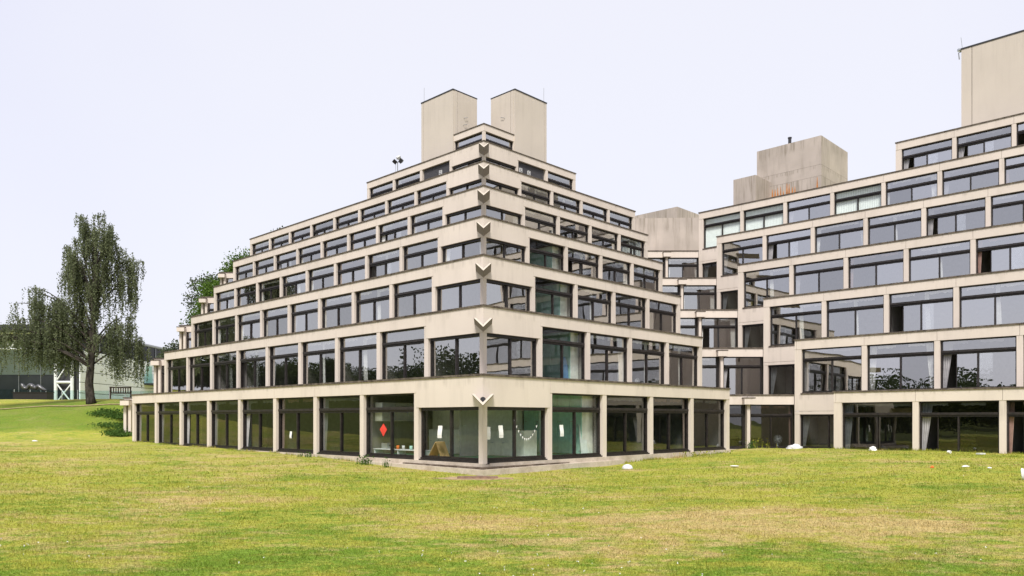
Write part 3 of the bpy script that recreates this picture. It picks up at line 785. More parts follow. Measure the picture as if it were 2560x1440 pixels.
sheet('paper_diamond', G0, -4.99, .95, .40, .44, 'red_paper', 'red paper diamond stuck on a ground-floor window left of the corner', 'decoration', 0, True)
sheet('paper_notice', G0, -2.10, .92, .20, .39, 'paper', 'white paper notice on the corner window left of the corner pillar', 'paper', .05)
sheet('paper_notice', G0, -10.95, .70, .15, .27, 'paper', 'small white notice low on a window four bays left of the corner', 'paper')
sheet('paper_notice', G1, .40, .90, .19, .38, 'paper', 'white paper notice right next to the corner pillar', 'paper', .05)
sheet('paper_notice', G1, .95, .94, .19, .38, 'paper', 'second white paper notice right of the corner pillar', 'paper', -.04)
sheet('paper_notice', G1, 3.85, .94, .19, .38, 'paper', 'white paper notice on the window in front of the teal cupboards', 'paper', -.05)
# bunting: a sagging string with little white pennants
bn = thing('bunting', G1.w(1.55, .17, 1.30), 'string of small white pennants sagging across the corner window', 'bunting', None, G1.r)
pts = [(1.12 * i / 12, 0, -.58 * (1 - ((i - 6) / 6) ** 2)) for i in range(13)]
link('string', MB().tube(pts, .004, 4).mesh('string', 'dark_metal'), bn)
pn = MB().add([(-.035, 0, 0), (.035, 0, 0), (0, 0, -.09), (0, .01, 0)], [(0, 1, 2), (1, 3, 2), (3, 0, 2)]).mesh('pennant', 'paper')
for i in range(12): link('pennant', pn, bn, pts[i], 0)
# toaster on a low shelf
b = MB(); b.box(-.16, .16, -.1, .1, 0, .2).box(-.12, .12, -.05, -.02, .2, .203, 1).box(-.12, .12, .02, .05, .2, .203, 1).box(.16, .185, -.03, .03, .1, .13, 1)
item('toaster', 'shiny steel toaster on the shelf under the red paper diamond', 'toaster', G0, -5.25, .52, .30, b, ['steel', 'dark_metal'])
b = MB(); b.box(-2.6, 0, 0, .4, .155, .18).box(-2.58, -2.54, .02, .38, -.1, .155).box(-.06, -.02, .02, .38, -.1, .155).box(-1.3, -1.26, .02, .38, -.1, .155)
item('low_shelf', 'low white shelf along the inside of the second window left of the corner', 'shelf', G0, -3.15, .33, .12, b, 'white_plastic')
for i, (x, m, l) in enumerate(((-4.6, 'orange', 'small orange jar on the low kitchen shelf'), (-4.3, 'white_plastic', 'small white tub on the low kitchen shelf'), (-3.9, 'teal', 'small teal mug on the low kitchen shelf'))):
    b = MB(); b.lathe([(0, 0), (.05, 0), (.055, .12), (.045, .13), (0, .13)], 10); item('jar', l, 'jar', G0, x, .5, .30, b, m, None, 0, True)
b = MB(); b.box(-.28, .28, -.2, .2, 0, .03).add([(-.28, -.2, .03), (.05, -.2, .48), (.05, .2, .48), (-.28, .2, .03), (-.30, -.2, .03), (.03, -.2, .50), (.03, .2, .50), (-.30, .2, .03)], [(0, 1, 2, 3), (7, 6, 5, 4), (0, 4, 5, 1), (1, 5, 6, 2), (2, 6, 7, 3)]).add([(.28, -.2, .03), (.05, -.2, .48), (.05, .2, .48), (.28, .2, .03)], [(3, 2, 1, 0), (0, 1, 2, 3)])
item('cardboard_box', 'flattened brown cardboard box leaning inside the corner window', 'box', G0, -2.55, .55, .10, b, 'cardboard')
b = MB(); b.lathe([(0, 0), (.055, 0), (.06, .2), (.05, .2), (.045, .02), (0, .02)], 12); item('cup', 'blue cup on the sill beside the corner pillar', 'cup', G0, -.33, .30, .15, b, 'blue', None, 0, True)
def ironing_board(face, x, z, label, mats):
    o = thing('ironing_board', face.w(x, .42, z), label, 'ironing board', None, face.r)
    prof = [(-.17, 0), (.17, 0), (.18, .75), (.14, 1.0), (.05, 1.14), (-.05, 1.14), (-.14, 1.0), (-.18, .75)]
    b = MB(); n = len(prof); tl = .16
    b.add([(px_ + pz * .05, pz * tl, pz) for px_, pz in prof] + [(px_ + pz * .05, pz * tl + .03, pz) for px_, pz in prof], [tuple(range(n)), tuple(range(2 * n - 1, n - 1, -1))] + [(i, n + i, n + (i + 1) % n, (i + 1) % n) for i in range(n)])
    link('board', b.mesh('board', mats[0]), o)
    b = MB(); b.tube([(-.12, .12, .1), (.22, .26, 1.05)], .012, 6).tube([(.16, .12, .1), (-.10, .26, 1.05)], .012, 6).tube([(-.2, .12, .1), (.25, .12, .1)], .012, 6); link('legs', b.mesh('legs', mats[1]), o)
ironing_board(G1, 5.40, .11, 'white ironing board leaning inside a ground-floor window beside the teal cupboard', ('polka', 'steel'))
T1 = Face(CX, CY + 2 * S2 * ST, R_(45))
ironing_board(T1, 5.10, HT + .02, 'blue ironing board leaning inside a first-floor window above the teal cupboards', ('blue', 'white_plastic'))
def fan(face, x, y, z, r, label, mat='white_plastic'):
    o = thing('desk_fan', face.w(x, y, z), label, 'fan', None, face.r)
    b = MB(); b.lathe([(0, 0), (.11, 0), (.11, .02), (.02, .04), (.015, .16)], 12); link('stand', b.mesh('stand', mat, True), o)
    b = MB(); c = .16 + r
    for q in (1.0, .66, .33):
        b.tube([(q * r * math.cos(a * math.pi / 10), -.04, c + q * r * math.sin(a * math.pi / 10)) for a in range(21)], .006, 4, 0, False)
    for a in range(12): b.tube([(0, -.05, c), (r * math.cos(a * math.pi / 6), -.03, c + r * math.sin(a * math.pi / 6))], .004, 4)
    link('guard', b.mesh('guard', mat), o)
    b = MB()
    for a in range(4):
        w = a * math.pi / 2 + .4; ca, sa = math.cos(w), math.sin(w)
        b.add([(0, .0, c), (r * .8 * ca - r * .25 * sa, .01, c + r * .8 * sa + r * .25 * ca), (r * .85 * ca, -.02, c + r * .85 * sa), (r * .6 * ca + r * .2 * sa, -.03, c + r * .6 * sa - r * .2 * ca)], [(0, 1, 2, 3)])
    link('blades', b.mesh('blades', 'curtain_grey'), o); link('motor', MB().lathe([(0, -.07), (.045, -.06), (.05, .06), (0, .08)], 10, (0, .03, c)).mesh('motor', mat, True), o)
fan(G1, 12.45, .38, .12, .16, 'desk fan in the last ground-floor window of the corner building')
fan(Face(10.56, 37.3, 0), 3.75, .40, -.02, .20, 'desk fan behind the glass where the two buildings meet')
fan(T1, 9.95, .38, HT + .02, .15, 'white desk fan in the first-floor window above the re-entrant corner')
R2o = uv(RU0 + 2 * ST, RV0 + 2 * ST); R3o = uv(RU0 + 3 * ST, RV0 + 3 * ST)
fan(Face(*R2o, R_(-45)), .95, .40, RTOP - .01 - TOP + 2 * HT + .15, .17, 'white desk fan in a third-row window of the right-hand building')
b = MB(); b.box(-.09, .09, -.09, .09, 0, .24).box(-.05, .05, -.095, -.09, .07, .16, 1).box(-.10, .10, -.1, .1, .24, .26)
item('yellow_tin', 'small pale yellow tin on a fourth-row window sill of the right-hand building', 'tin', Face(*R3o, R_(-45)), .62, .34, RTOP - .01 - TOP + 3 * HT + .15, b, ['yellow', 'dark_metal'])

# ------------------------------------------------------------------ floodlights on the near roof
F6 = Face(*tier_corner(6), R_(-45)); p = F6.w(-9.75, 1.0, TOP + 6 * HT - .08)
o = thing('floodlight', p, 'twin floodlights on a short post on the left part of the stepped roof', 'floodlight')
link('post', MB().tube([(0, 0, 0), (0, 0, 1.25)], .03, 8).mesh('post', 'grey_metal'), o); link('brace', MB().tube([(-.18, .05, 0), (-.14, .02, 1.1)], .012, 6).mesh('brace', 'grey_metal'), o)
link('crossbar', MB().tube([(-.2, 0, 1.2), (.25, 0, 1.28)], .022, 6).mesh('crossbar', 'dark_metal'), o)
LH = MB(); LH.add([(-.16, -.12, -.13), (.16, -.12, -.13), (.16, -.12, .13), (-.16, -.12, .13), (-.09, .12, -.08), (.09, .12, -.08), (.09, .12, .08), (-.09, .12, .08)], [(0, 1, 2, 3), (7, 6, 5, 4), (0, 4, 5, 1), (1, 5, 6, 2), (2, 6, 7, 3), (3, 7, 4, 0)])
LHm = LH.mesh('lamp_head', 'dark_metal'); LHw = LH.mesh('lamp_head', 'white_plastic')
link('lamp_head', LHm, o, (-.22, -.05, 1.28), 0, None, (.6, .5, .7)); link('lamp_head', LHw, o, (.06, .02, 1.55), 0, None, (-.5, -.4, 2.2)); link('lamp_head', LHm, o, (.28, -.03, 1.33), 0, None, (.4, -.6, -.8))
cm_ = thing('security_camera', F6.w(0, 0, 0), 'small security camera bracket on the top corner of the right-hand tower', 'camera')
pt = Face(*uv(-3.14, 38.67), R_(-45)).w(-.1, .1, 24.0); cm_.location = pt
link('bracket', MB().tube([(-.05, 0, -.35), (-.1, 0, .05), (.2, 0, .18)], .035, 6).mesh('bracket', 'grey_metal'), cm_); link('body', MB().box(-.14, .10, -.07, .07, .16, .30).mesh('body', 'steel'), cm_); link('aerial', MB().tube([(.15, 0, .2), (.05, 0, 1.0)], .012, 5).mesh('aerial', 'grey_metal'), cm_)

# ------------------------------------------------------------------ gallery hall behind the birch
HX, HY0, HY1, HZ0, HZ1 = -41.1, 78.0, 112.0, 2.9, 10.5
hall = thing('gallery_hall', (HX, HY0, HZ0), 'long white panelled hall with dark clerestory strip behind the birch', 'building')
def hb(name, x0, x1, y0, y1, z0, z1, mat): link(name, MB().box(x0 - HX, x1 - HX, y0 - HY0, y1 - HY0, z0 - HZ0, z1 - HZ0).mesh(name, mat), hall)
hb('core_wall', HX - 2.0, HX - .06, HY0 + .3, HY1, HZ0 - 2, 8.35, 'soffit')
pw = 2.0; rows = 5; rh = (8.35 - HZ0) / rows
pm = MB().box(-.05, .05, .012, pw - .012, .03, rh - .03).mesh('wall_panel', 'white_panel')
for i in range(17):
    for j in range(rows): link('wall_panel', pm, hall, (0, .3 + i * pw, j * rh))
cpm = MB().box(-.03, .03, .04, pw - .04, 0, 1.75).mesh('clerestory_pane', 'glass_dark'); cmu = MB().box(-.05, .05, -.04, .04, 0, 1.75).mesh('mullion', 'steel')
for i in range(17): link('clerestory_pane', cpm, hall, (-.05, .3 + i * pw, 8.40 - HZ0)); link('mullion', cmu, hall, (0, .3 + i * pw, 8.40 - HZ0))
hb('clerestory_back', HX - 2, HX - .5, HY0 + .3, HY1, 8.35, 10.15, 'soffit')
b = MB(); pr = [(.10, 0), (.10, .14), (.0, .30), (-.25, .38), (-52, .40), (-52, 0)]
n = len(pr); L_ = HY1 - HY0 + 1.2
b.add([(x, -1.2, z) for x, z in pr] + [(x, L_, z) for x, z in pr], [tuple(range(n)), tuple(range(2 * n - 1, n - 1, -1))] + [(i, n + i, n + (i + 1) % n, (i + 1) % n) for i in range(n)])
link('roof', b.mesh('roof', 'grey_metal'), hall, (0, 0, 10.15 - HZ0))
hb('fascia', HX - 50, HX - .3, HY0 - 1.32, HY0 - 1.22, 10.12, 10.72, 'dark_metal')
hb('soffit', HX - 50, HX - 2.2, HY0 + .2, HY0 + 10, 9.9, 10.12, 'soffit')
hb('inner_wall', HX - 50, HX - 2, HY0 + 9.5, HY0 + 9.8, HZ0 - 1, 10, 'soffit')
up = MB().box(.03, 2.37, 0, .05, 0, 3.6).mesh('glass_panel', 'hall_glass_sky'); lo = MB().box(.03, 2.37, 0, .05, 0, 3.2).mesh('glass_panel', 'hall_glass_dark'); mu = MB().box(-.04, .04, -.05, .1, 0, 6.9).mesh('mullion', 'steel')
for i in range(18):
    x = -2.4 - 2.4 * (i + 1); link('glass_panel', up, hall, (x, 6, 3.25)); link('glass_panel', lo, hall, (x, 6, 0)); link('mullion', mu, hall, (x, 6, 0))
# white tubular truss framing the open end
def tubes(name, segs, r=.11):
    for a, c in segs: link(name, MB().tube([Vector(a) - Vector((HX, HY0, HZ0)), Vector(c) - Vector((HX, HY0, HZ0))], r, 8).mesh(name, 'white_paint'), hall)
xa, xb = HX - .55, HX - 2.2
tubes('truss_column', [((xa, HY0 - .1, HZ0 - .3), (xa, HY0 - .1, 10.1)), ((xb, HY0 - .1, HZ0 - .3), (xb, HY0 - .1, 10.1))], .17)
tubes('truss_brace', [((xa, HY0 - .1, 5.05), (xb, HY0 - .1, 5.05)), ((xa, HY0 - .1, 7.5), (xb, HY0 - .1, 7.5))], .13)
tubes('truss_brace', [((xa, HY0 - .1, HZ0), (xb, HY0 - .1, 5.0)), ((xb, HY0 - .1, HZ0), (xa, HY0 - .1, 5.0)), ((xb, HY0 - .1, 5.1), (xa, HY0 - .1, 7.5)), ((xa, HY0 - .1, 7.5), (xb, HY0 - .1, 10))], .07)
for i in range(14):
    x = HX - 2.2 - i * 1.8; tubes('truss_brace', [((x, HY0 - .2, 10.0), (x - .9, HY0 - .2, 8.4)), ((x - .9, HY0 - .2, 8.4), (x - 1.8, HY0 - .2, 10.0))], .075)
tubes('truss_chord', [((xb, HY0 - .2, 8.4), (xb - 27, HY0 - .2, 8.4)), ((xb, HY0 - .2, 10.0), (xb - 27, HY0 - .2, 10.0))], .09)
# side balcony with teal glass and a door
hb('balcony_deck', HX, HX + 1.6, 93, 98, 5.45, 5.65, 'dark_metal'); hb('balcony_glass', HX + 1.56, HX + 1.6, 93, 98, 5.65, 6.75, 'glass_teal'); hb('balcony_glass', HX + .05, HX + 1.55, 92.96, 93, 5.65, 6.75, 'glass_teal'); hb('balcony_post', HX + 1.2, HX + 1.45, 96.5, 97, 2.5, 5.45, 'dark_metal'); hb('door', HX - .02, HX + .07, 93.5, 95.2, 5.65, 7.8, 'teal')
# glass balustrade on the terrace in front
bal = thing('glass_balustrade', (-52, 73, 2.7), 'low pale green glass balustrade in front of the white hall', 'balustrade')
bp = MB().box(.04, 1.46, -.01, .01, .1, 1.0).mesh('glass_panel', 'glass_teal'); bq = MB().box(-.025, .025, -.025, .025, 0, 1.05).mesh('post', 'steel')
for i in range(19):
    zz = gz(-52 + 1.5 * i, 73) - 2.7; link('glass_panel', bp, bal, (1.5 * i, 0, zz)); link('post', bq, bal, (1.5 * i, 0, zz))

# bronze on a plinth (a plain abstract form)
sx_, sy_ = -38.6, 66.0; sz_ = gz(sx_, sy_)
scu = thing('sculpture', (sx_, sy_, sz_), 'dark abstract bronze of two rounded humps on a black plinth under the birch', 'sculpture')
link('plinth', MB().box(-1.45, 1.45, -.5, .5, -.3, .62).box(-1.5, 1.5, -.55, .55, .62, .68).mesh('plinth', 'black_stone'), scu)
path = [(-1.05, 0, 1.45), (-.85, 0, 1.10), (-.55, .1, .92), (-.35, .05, 1.38), (-.05, -.05, 1.18), (.2, .1, .95), (.4, 0, 1.30), (.65, -.05, 1.02), (1.15, 0, .78)]
b = MB(); b.tube(path, [.10, .20, .22, .17, .24, .20, .16, .19, .10], 12); m_ = b.mesh('bronze_form', 'bronze', True); o = link('bronze_form', m_, scu); md = o.modifiers.new('s', 'SUBSURF'); md.levels = md.render_levels = 2

# bench on the bank
bx_, by_ = -28.3, 60.0
ben = thing('park_bench', (bx_, by_, gz(bx_, by_)), 'dark wooden bench with armrests on the bank beside the birch', 'bench', None, R_(28))
for i in range(4): link('seat_slat', MB().box(-.75, .75, -.25 + i * .13, -.14 + i * .13, .43, .465).mesh('seat_slat', 'bench_wood'), ben)
for i in range(9): link('back_slat', MB().box(-.70 + i * .17, -.62 + i * .17, .27, .30, .5, .92).mesh('back_slat', 'bench_wood'), ben)
link('top_rail', MB().box(-.78, .78, .26, .32, .90, 1.0).mesh('top_rail', 'bench_wood'), ben); link('back_rail', MB().box(-.75, .75, .26, .31, .5, .57).mesh('back_rail', 'bench_wood'), ben)
for x in (-.72, .72):
    link('leg', MB().box(x - .04, x + .04, -.27, -.20, -.1, .64).mesh('leg', 'bench_wood'), ben); link('leg', MB().box(x - .04, x + .04, .25, .32, -.1, .95).mesh('leg', 'bench_wood'), ben); link('armrest', MB().box(x - .05, x + .05, -.32, .28, .64, .70).mesh('armrest', 'bench_wood'), ben)

# ------------------------------------------------------------------ trees
def quads_mesh(name, C, size, mat, droop=0.0, aspect=1.0):
    n = len(C); C = np.asarray(C, float)
    a = rng.normal(size=(n, 3)); a[:, 2] *= (1 - droop); a[:, 2] -= droop * 1.5; a /= np.linalg.norm(a, axis=1)[:, None]
    r = rng.normal(size=(n, 3)); t_ = np.cross(a, r); t_ /= np.linalg.norm(t_, axis=1)[:, None]
    sz = size * rng.uniform(.6, 1.3, (n, 1))
    h = a * sz * .5 * aspect; w = t_ * sz * .5
    V = np.stack([C - h, C + w * .8, C + h, C - w * .8], 1).reshape(-1, 3)
    me = bpy.data.meshes.new(name); me.vertices.add(4 * n); me.vertices.foreach_set('co', V.ravel())
    me.loops.add(4 * n); me.loops.foreach_set('vertex_index', np.arange(4 * n)); me.polygons.add(n)
    me.polygons.foreach_set('loop_start', np.arange(0, 4 * n, 4)); me.polygons.foreach_set('loop_total', np.full(n, 4))
    me.materials.append(M[mat]); me.update(calc_edges=True); return me

def birch(x, y):
    z = gz(x, y) - .1
    o = thing('birch_tree', (x, y, z), 'tall weeping birch with hanging dark foliage on the grassy bank', 'tree')
    tr = [(0, 0, 0), (-.08, 0, .5), (-.16, 0, 1.4), (-.05, 0, 2.6), (.05, 0, 4.0), (.12, 0, 6), (.20, 0, 8), (.15, .05, 10), (.2, 0, 11.6), (.15, 0, 12.6)]
    rad = [.36, .30, .27, .24, .21, .17, .13, .09, .05, .02]
    wood = MB(); wood.tube(tr, rad, 10)
    trv = [Vector(p) for p in tr]
    def trunk_at(h):
        for a_, b_ in zip(trv[:-1], trv[1:]):
            if a_.z <= h <= b_.z: return a_.lerp(b_, (h - a_.z) / (b_.z - a_.z))
        return trv[-1]
    tips = [(-1.0, 12.2, 8.2), (1.0, 12.5, 8.4), (1.5, 11.6, 7.6), (-1.9, 11.0, 6.8), (2.2, 10.3, 6.8), (-.7, 12.6, 8.6), (-1.6, 10.2, 6.2), (1.6, 10.4, 6.6), (-4.3, 7.9, 4.6), (-4.9, 7.0, 4.2), (-3.3, 8.0, 4.4), (-5.4, 5.0, 2.9), (-6.1, 4.3, 2.5), (-7.3, 4.4, 2.7), (-2.0, 10.3, 5.8), (-1.5, 11.6, 7.2), (-.5, 12.9, 9), (.5, 13.2, 9.3), (1.2, 11.9, 8), (1.8, 10.9, 7), (2.3, 9.8, 6.6), (2.55, 8.9, 6.0),
            (2.7, 5.6, 3.6), (2.2, 6.2, 4), (2.9, 4.6, 3.0), (-2.1, 9.2, 5), (-2.9, 7.0, 4), (-3.8, 5.8, 3.4), (-.8, 10.4, 6.5), (1.0, 9.6, 6), (.4, 8.2, 4.4), (-1.2, 7.0, 3.9), (-1.7, 5.4, 3.2), (1.5, 5.2, 3.0), (-4.3, 4.6, 2.8), (-.2, 12.0, 8.2), (.7, 11.2, 7.6), (-1.0, 9.0, 5.4), (-2.4, 4.6, 2.7), (-5.0, 6.4, 3.8), (.2, 10.0, 6.2), (-.4, 6.0, 3.6), (3.0, 4.0, 2.6)]
    C = []
    for (dx, dz, h0) in tips:
        dy = random.uniform(-1, 1) * min(2.2, .5 + abs(dx) * .6)
        p0 = trunk_at(h0); p2 = Vector((dx, dy, dz - .25)); p1 = p0.lerp(p2, .55) + Vector((0, 0, .9 + .12 * abs(dx)))
        pts = [p0 * (1 - q) ** 2 + p1 * 2 * q * (1 - q) + p2 * q * q for q in [i / 8 for i in range(9)]]
        wood.tube(pts, [.055 * (1 - i / 9.5) * (1 + .12 * abs(dx)) for i in range(9)], 5)
        cl = [(random.uniform(.32, 1.0), Vector((random.gauss(0, .28), random.gauss(0, .45), random.uniform(-.1, .3)))) for _ in range(4 + int(abs(dx)))] + [(1.0, Vector((0, 0, 0)))]
        for i in range(len(cl) * 7):
            q, off = random.choice(cl); q = min(1, max(.2, q + random.gauss(0, .02))); f = q * 8; k = min(7, int(f)); b0 = pts[k].lerp(pts[k + 1], f - k)
            b0 = b0 + off + Vector((random.gauss(0, .12), random.gauss(0, .14), random.uniform(-.1, .15)))
            ln = random.choice((random.uniform(.5, 1.2), random.uniform(1.2, 3.1))) * (1.25 if abs(dx) > 1.8 else .9)
            ln = min(ln, max(.4, b0.z - (1.7 if b0.x < 0 else 1.1) - .9 * random.random()))
            m = int(ln / .055); sw = Vector((random.gauss(0, .10), random.gauss(0, .10), 0))
            for j in range(m):
                g = j / max(1, m); C.append(tuple(b0 + Vector((0, 0, -ln * g)) + sw * math.sqrt(g) + Vector((random.gauss(0, .05), random.gauss(0, .05), random.gauss(0, .03)))))
            if random.random() < .35: wood.tube([b0, b0 + Vector((sw.x, sw.y, -ln))], .008, 3, 0, False)
    link('trunk', wood.mesh('trunk', 'bark', True), o); link('crown', quads_mesh('crown', C, .105, 'leaf_birch', .55, 1.4), o)
    return len(C)
birch(-26.5, 52.0)

def tree(name, x, y, h, blobs, leaf, size, n, label, group=None, z=None):
    z = gz(x, y) - .2 if z is None else z
    o = thing(name, (x, y, z), label, 'tree', group)
    w = MB(); w.tube([(0, 0, 0), (.1, 0, h * .35), (0, 0, h * .7)], [.35, .25, .12], 8)
    C = []
    for bx_, by_, bz_, r in blobs:
        w.tube([(0.05, 0, h * .3), (bx_ * .5, by_ * .5, (h * .3 + bz_) * .52), (bx_, by_, bz_)], [.14, .09, .03], 5)
        m = int(n * r * r)
        # clumps inside each limb's crown
        for c_ in range(int(8 + r * 8)):
            d = rng.normal(size=3); d /= np.linalg.norm(d); cc = np.array((bx_, by_, bz_)) + d * r * rng.uniform(.45, 1.0) * np.array((1, 1, .85))
            C.append(cc + rng.normal(size=(m, 3)) * r * .20)
    link('trunk', w.mesh('trunk', 'bark', True), o); link('crown', quads_mesh('crown', np.concatenate(C), size, leaf), o)
tree('broadleaf_tree', -25.9, 80, 16, [(-1.5, 0, 11, 2.6), (1.5, 0, 13.5, 2.8), (3.5, 0, 15.2, 2.2), (0, 1, 8, 3), (3, 0, 10.5, 3), (-2.5, 0, 8, 2.4), (5, 0, 12, 2.5), (.2, 0, 12.6, 2)], 'leaf_green', .22, 46, 'bright green broadleaf tree rising behind the left end of the stepped roof', z=2.5)
tree('broadleaf_tree', -27.6, 82, 14.5, [(-2.4, 0, 12.6, 1.5), (-3.4, .5, 11.6, 1.2), (-1.4, 0, 13.2, 1.4), (-2.9, 0, 10.6, 1.0)], 'leaf_grey', .22, 12, 'thin grey-green tree beside the bright green one behind the roof', z=2.5)
tree('broadleaf_tree', -33.6, 84, 8, [(-.6, 0, 5.6, 1.4), (.8, 0, 6.2, 1.4), (0, 0, 4.5, 1.6)], 'leaf_grey', .24, 22, 'small tree peeping up between the white hall and the stepped building', z=2.5)
tree('broadleaf_tree', -22.4, 84, 18.4, [(0, 0, 17.2, 1.8), (1.2, 0, 18.2, 1.5), (-.8, 0, 15.8, 1.6)], 'leaf_grey', .3, 14, 'darker tree top just left of the upper roof end', z=2.5)

# far wood beyond the lawn, west and south of the place (what the glass mirrors)
C = []
for i in range(230):
    if i < 150: a = random.uniform(R_(172), R_(285)); rr = random.uniform(62, 92); h = random.uniform(6.0, 10.5)
    else: a = random.uniform(R_(150), R_(176)); rr = random.uniform(105, 130); h = random.uniform(4.5, 8.0)
    x, y = rr * math.cos(a), 25 + rr * math.sin(a); z = gz(x, y)
    m = 1300; d = np.clip(rng.normal(size=(m, 3)), -1.7, 1.7) * np.array((2.0, 2.0, h * .20)); d[:, 2] += h * .50
    C.append(d + np.array((x, y, z)))
tag(link('far_wood', quads_mesh('far_wood', np.concatenate(C), .36, 'leaf_wood')), 'dark belt of mixed trees bounding the park', 'wood', None, 'stuff')

# ------------------------------------------------------------------ shrubs, weeds, turf
def shrub(x, y, rx_, ry_, h, n, label, size=.11, mat='leaf_shrub', name='shrub', cat='shrub'):
    z = gz(x, y); o = thing(name, (x, y, z), label, cat)
    P = []; w = MB()
    for i in range(14):
        a = random.uniform(0, 2 * math.pi); q = math.sqrt(random.random()); cx_, cy_ = rx_ * q * math.cos(a), ry_ * q * math.sin(a); cz = gz(x + cx_, y + cy_) - z
        hh = h * random.uniform(.45, 1); w.tube([(cx_ * .5, cy_ * .5, cz - .1), (cx_, cy_, cz + hh * .8)], [.02, .006], 4)
        P.append(rng.normal(size=(n // 14, 3)) * np.array((rx_ * .22, ry_ * .25, hh * .28)) + np.array((cx_, cy_, cz + hh * .5)))
    tag(link('stems', w.mesh('stems', 'bark'), o), kind='stuff'); link('leaves', quads_mesh('leaves', np.concatenate(P), size, mat), o)
shrub(-21.9, 47.6, 1.5, 1.5, .32, 3600, 'larger leafy green shrub on the bank by the left end of the building')
shrub(-21.6, 45.3, .8, .8, .32, 1900, 'smaller low shrub at the foot of the bank beside the end column')
shrub(-23.7, 48.9, 1.1, .8, .28, 1100, 'low tangle of leaves partway up the bank left of the shrubs')

def blade_mesh(name, P, h, w, mat, lean=.5):
    n = len(P); P = np.asarray(P, float); h = np.asarray(h, float).reshape(-1, 1); a = rng.uniform(0, 2 * np.pi, n)
    t_ = np.stack([np.cos(a), np.sin(a), np.zeros(n)], 1) * np.asarray(w, float).reshape(-1, 1)
    ln = rng.normal(size=(n, 3)) * lean; ln[:, 2] = 1; ln /= np.linalg.norm(ln, axis=1)[:, None]
    V = np.stack([P - t_, P + t_, P + ln * h], 1).reshape(-1, 3)
    me = bpy.data.meshes.new(name); me.vertices.add(3 * n); me.vertices.foreach_set('co', V.ravel())
    me.loops.add(3 * n); me.loops.foreach_set('vertex_index', np.arange(3 * n)); me.polygons.add(n)
    me.polygons.foreach_set('loop_start', np.arange(0, 3 * n, 3)); me.polygons.foreach_set('loop_total', np.full(n, 3))
    me.materials.append(M[mat]); me.update(calc_edges=True); return me
N = 420000
q = rng.uniform(0, 1, N)
Y = 1.0 / (1 / 6.2 + q * (1 / 40.0 - 1 / 6.2)); X = rng.uniform(-.80, .92, N) * Y
uu = (-(X - CX) + (Y - CY)) * S2; vv = ((X - CX) + (Y - CY)) * S2
keep = ~((uu > -.50) & (vv > -.50) & (uu < 27)) & ~((vv > RV0 - .05) & (uu < 1)) & ~((vv > 15) & (uu > -3.4) & (uu + vv > 19))
keep &= ~((X > -.95) & (X < .95) & (Y > 20.35) & (Y < 22.6) & (np.abs(X) < (22.6 - Y) * .9 + .15))
X, Y = X[keep], Y[keep]; Z = ground(X, Y) - .004
hgt = rng.uniform(.015, .042, len(X)) * (1 + .5 * np.sin(X * 1.7 + 2 * np.sin(Y * 1.1)) ** 2) * np.clip(Y / 12, .8, 1.6)
tag(link('grass_blades', blade_mesh('grass_blades', np.stack([X, Y, Z], 1), hgt, .0045 * np.clip(Y / 9, .8, 2.6), 'grass_blade', .8)), 'short mown grass blades of the lawn', 'grass', None, 'stuff')
# longer tufts left standing along the foot of the walls
E_ = []
for n_, fn in ((2600, lambda: uv(random.uniform(.6, 26.7), -.03 - abs(random.gauss(0, .10)))), (1500, lambda: uv(-.03 - abs(random.gauss(0, .10)), random.uniform(6.8, 15))), (2200, lambda: uv(RU0 - random.uniform(0, 14), RV0 - .03 - abs(random.gauss(0, .12)))), (500, lambda: (random.uniform(10.6, 15), 37.25 - abs(random.gauss(0, .2))))):
    E_ += [fn() for _ in range(n_)]
E_ = np.array(E_); keep = np.sin(E_[:, 0] * 2.3) + np.sin(E_[:, 0] * 5.1 + 1) + rng.normal(size=len(E_)) * .6 > -.3; E_ = E_[keep]
Z = ground(E_[:, 0], E_[:, 1]) - .01
tag(link('wall_foot_grass', blade_mesh('wall_foot_grass', np.column_stack([E_, Z]), rng.uniform(.05, .15, len(E_)), .009, 'grass_blade', .35)), 'uncut grass tufts along the foot of the walls', 'grass', None, 'stuff')
# clover heads
n = 420; Y = 1.0 / rng.uniform(1 / 20, 1 / 6.6, n); X = rng.uniform(-.7, .8, n) * Y
pick = (np.sin(X * .9 + 1) + np.cos(Y * 1.4) + rng.normal(size=n) * .5) > .35
X, Y = X[pick], Y[pick]; C = np.stack([X, Y, ground(X, Y) + .03], 1); C = np.repeat(C, 3, 0) + rng.normal(size=(len(C) * 3, 3)) * .006
tag(link('clover_flowers', quads_mesh('clover_flowers', C, .014, 'paper')), 'scattered white clover heads in the lawn', 'clover', None, 'stuff')
def weeds(x, y, rx_, ry_, n, h, label, mat='leaf_shrub'):
    P = rng.normal(size=(n, 2)) * np.array((rx_, ry_)) + np.array((x, y)); zz = ground(P[:, 0], P[:, 1]); z0 = gz(x, y)
    me = blade_mesh('weeds', np.stack([P[:, 0] - x, P[:, 1] - y, zz - z0 - .02], 1), rng.uniform(.4, 1, n) * h, .012, mat, .25)
    o = thing('weeds', (x, y, z0), label, 'weeds'); tag(link('stalks', me, o), kind='stuff')
    top = np.stack([P[:, 0] - x, P[:, 1] - y, zz - z0 + rng.uniform(.3, .95, n) * h], 1); link('leaves', quads_mesh('leaves', top, .07, mat), o)
def onL(t_, d): p = uv(t_, -d); return p
def onR(t_, d): p = uv(-d, t_); return p
weeds(*onL(5.0, .62), .12, .10, 60, .34, 'tuft of tall green weeds below the red paper diamond')
weeds(*onL(3.75, .66), .06, .06, 26, .36, 'single upright weed at the kerb left of the corner')
weeds(*onL(8.9, .35), .2, .1, 40, .22, 'small weeds at the wall three bays left of the corner')
weeds(*onR(11.2, .40), .7, .5, 120, .24, 'straggly seed stalks along the wall right of the corner', 'grass_blade')
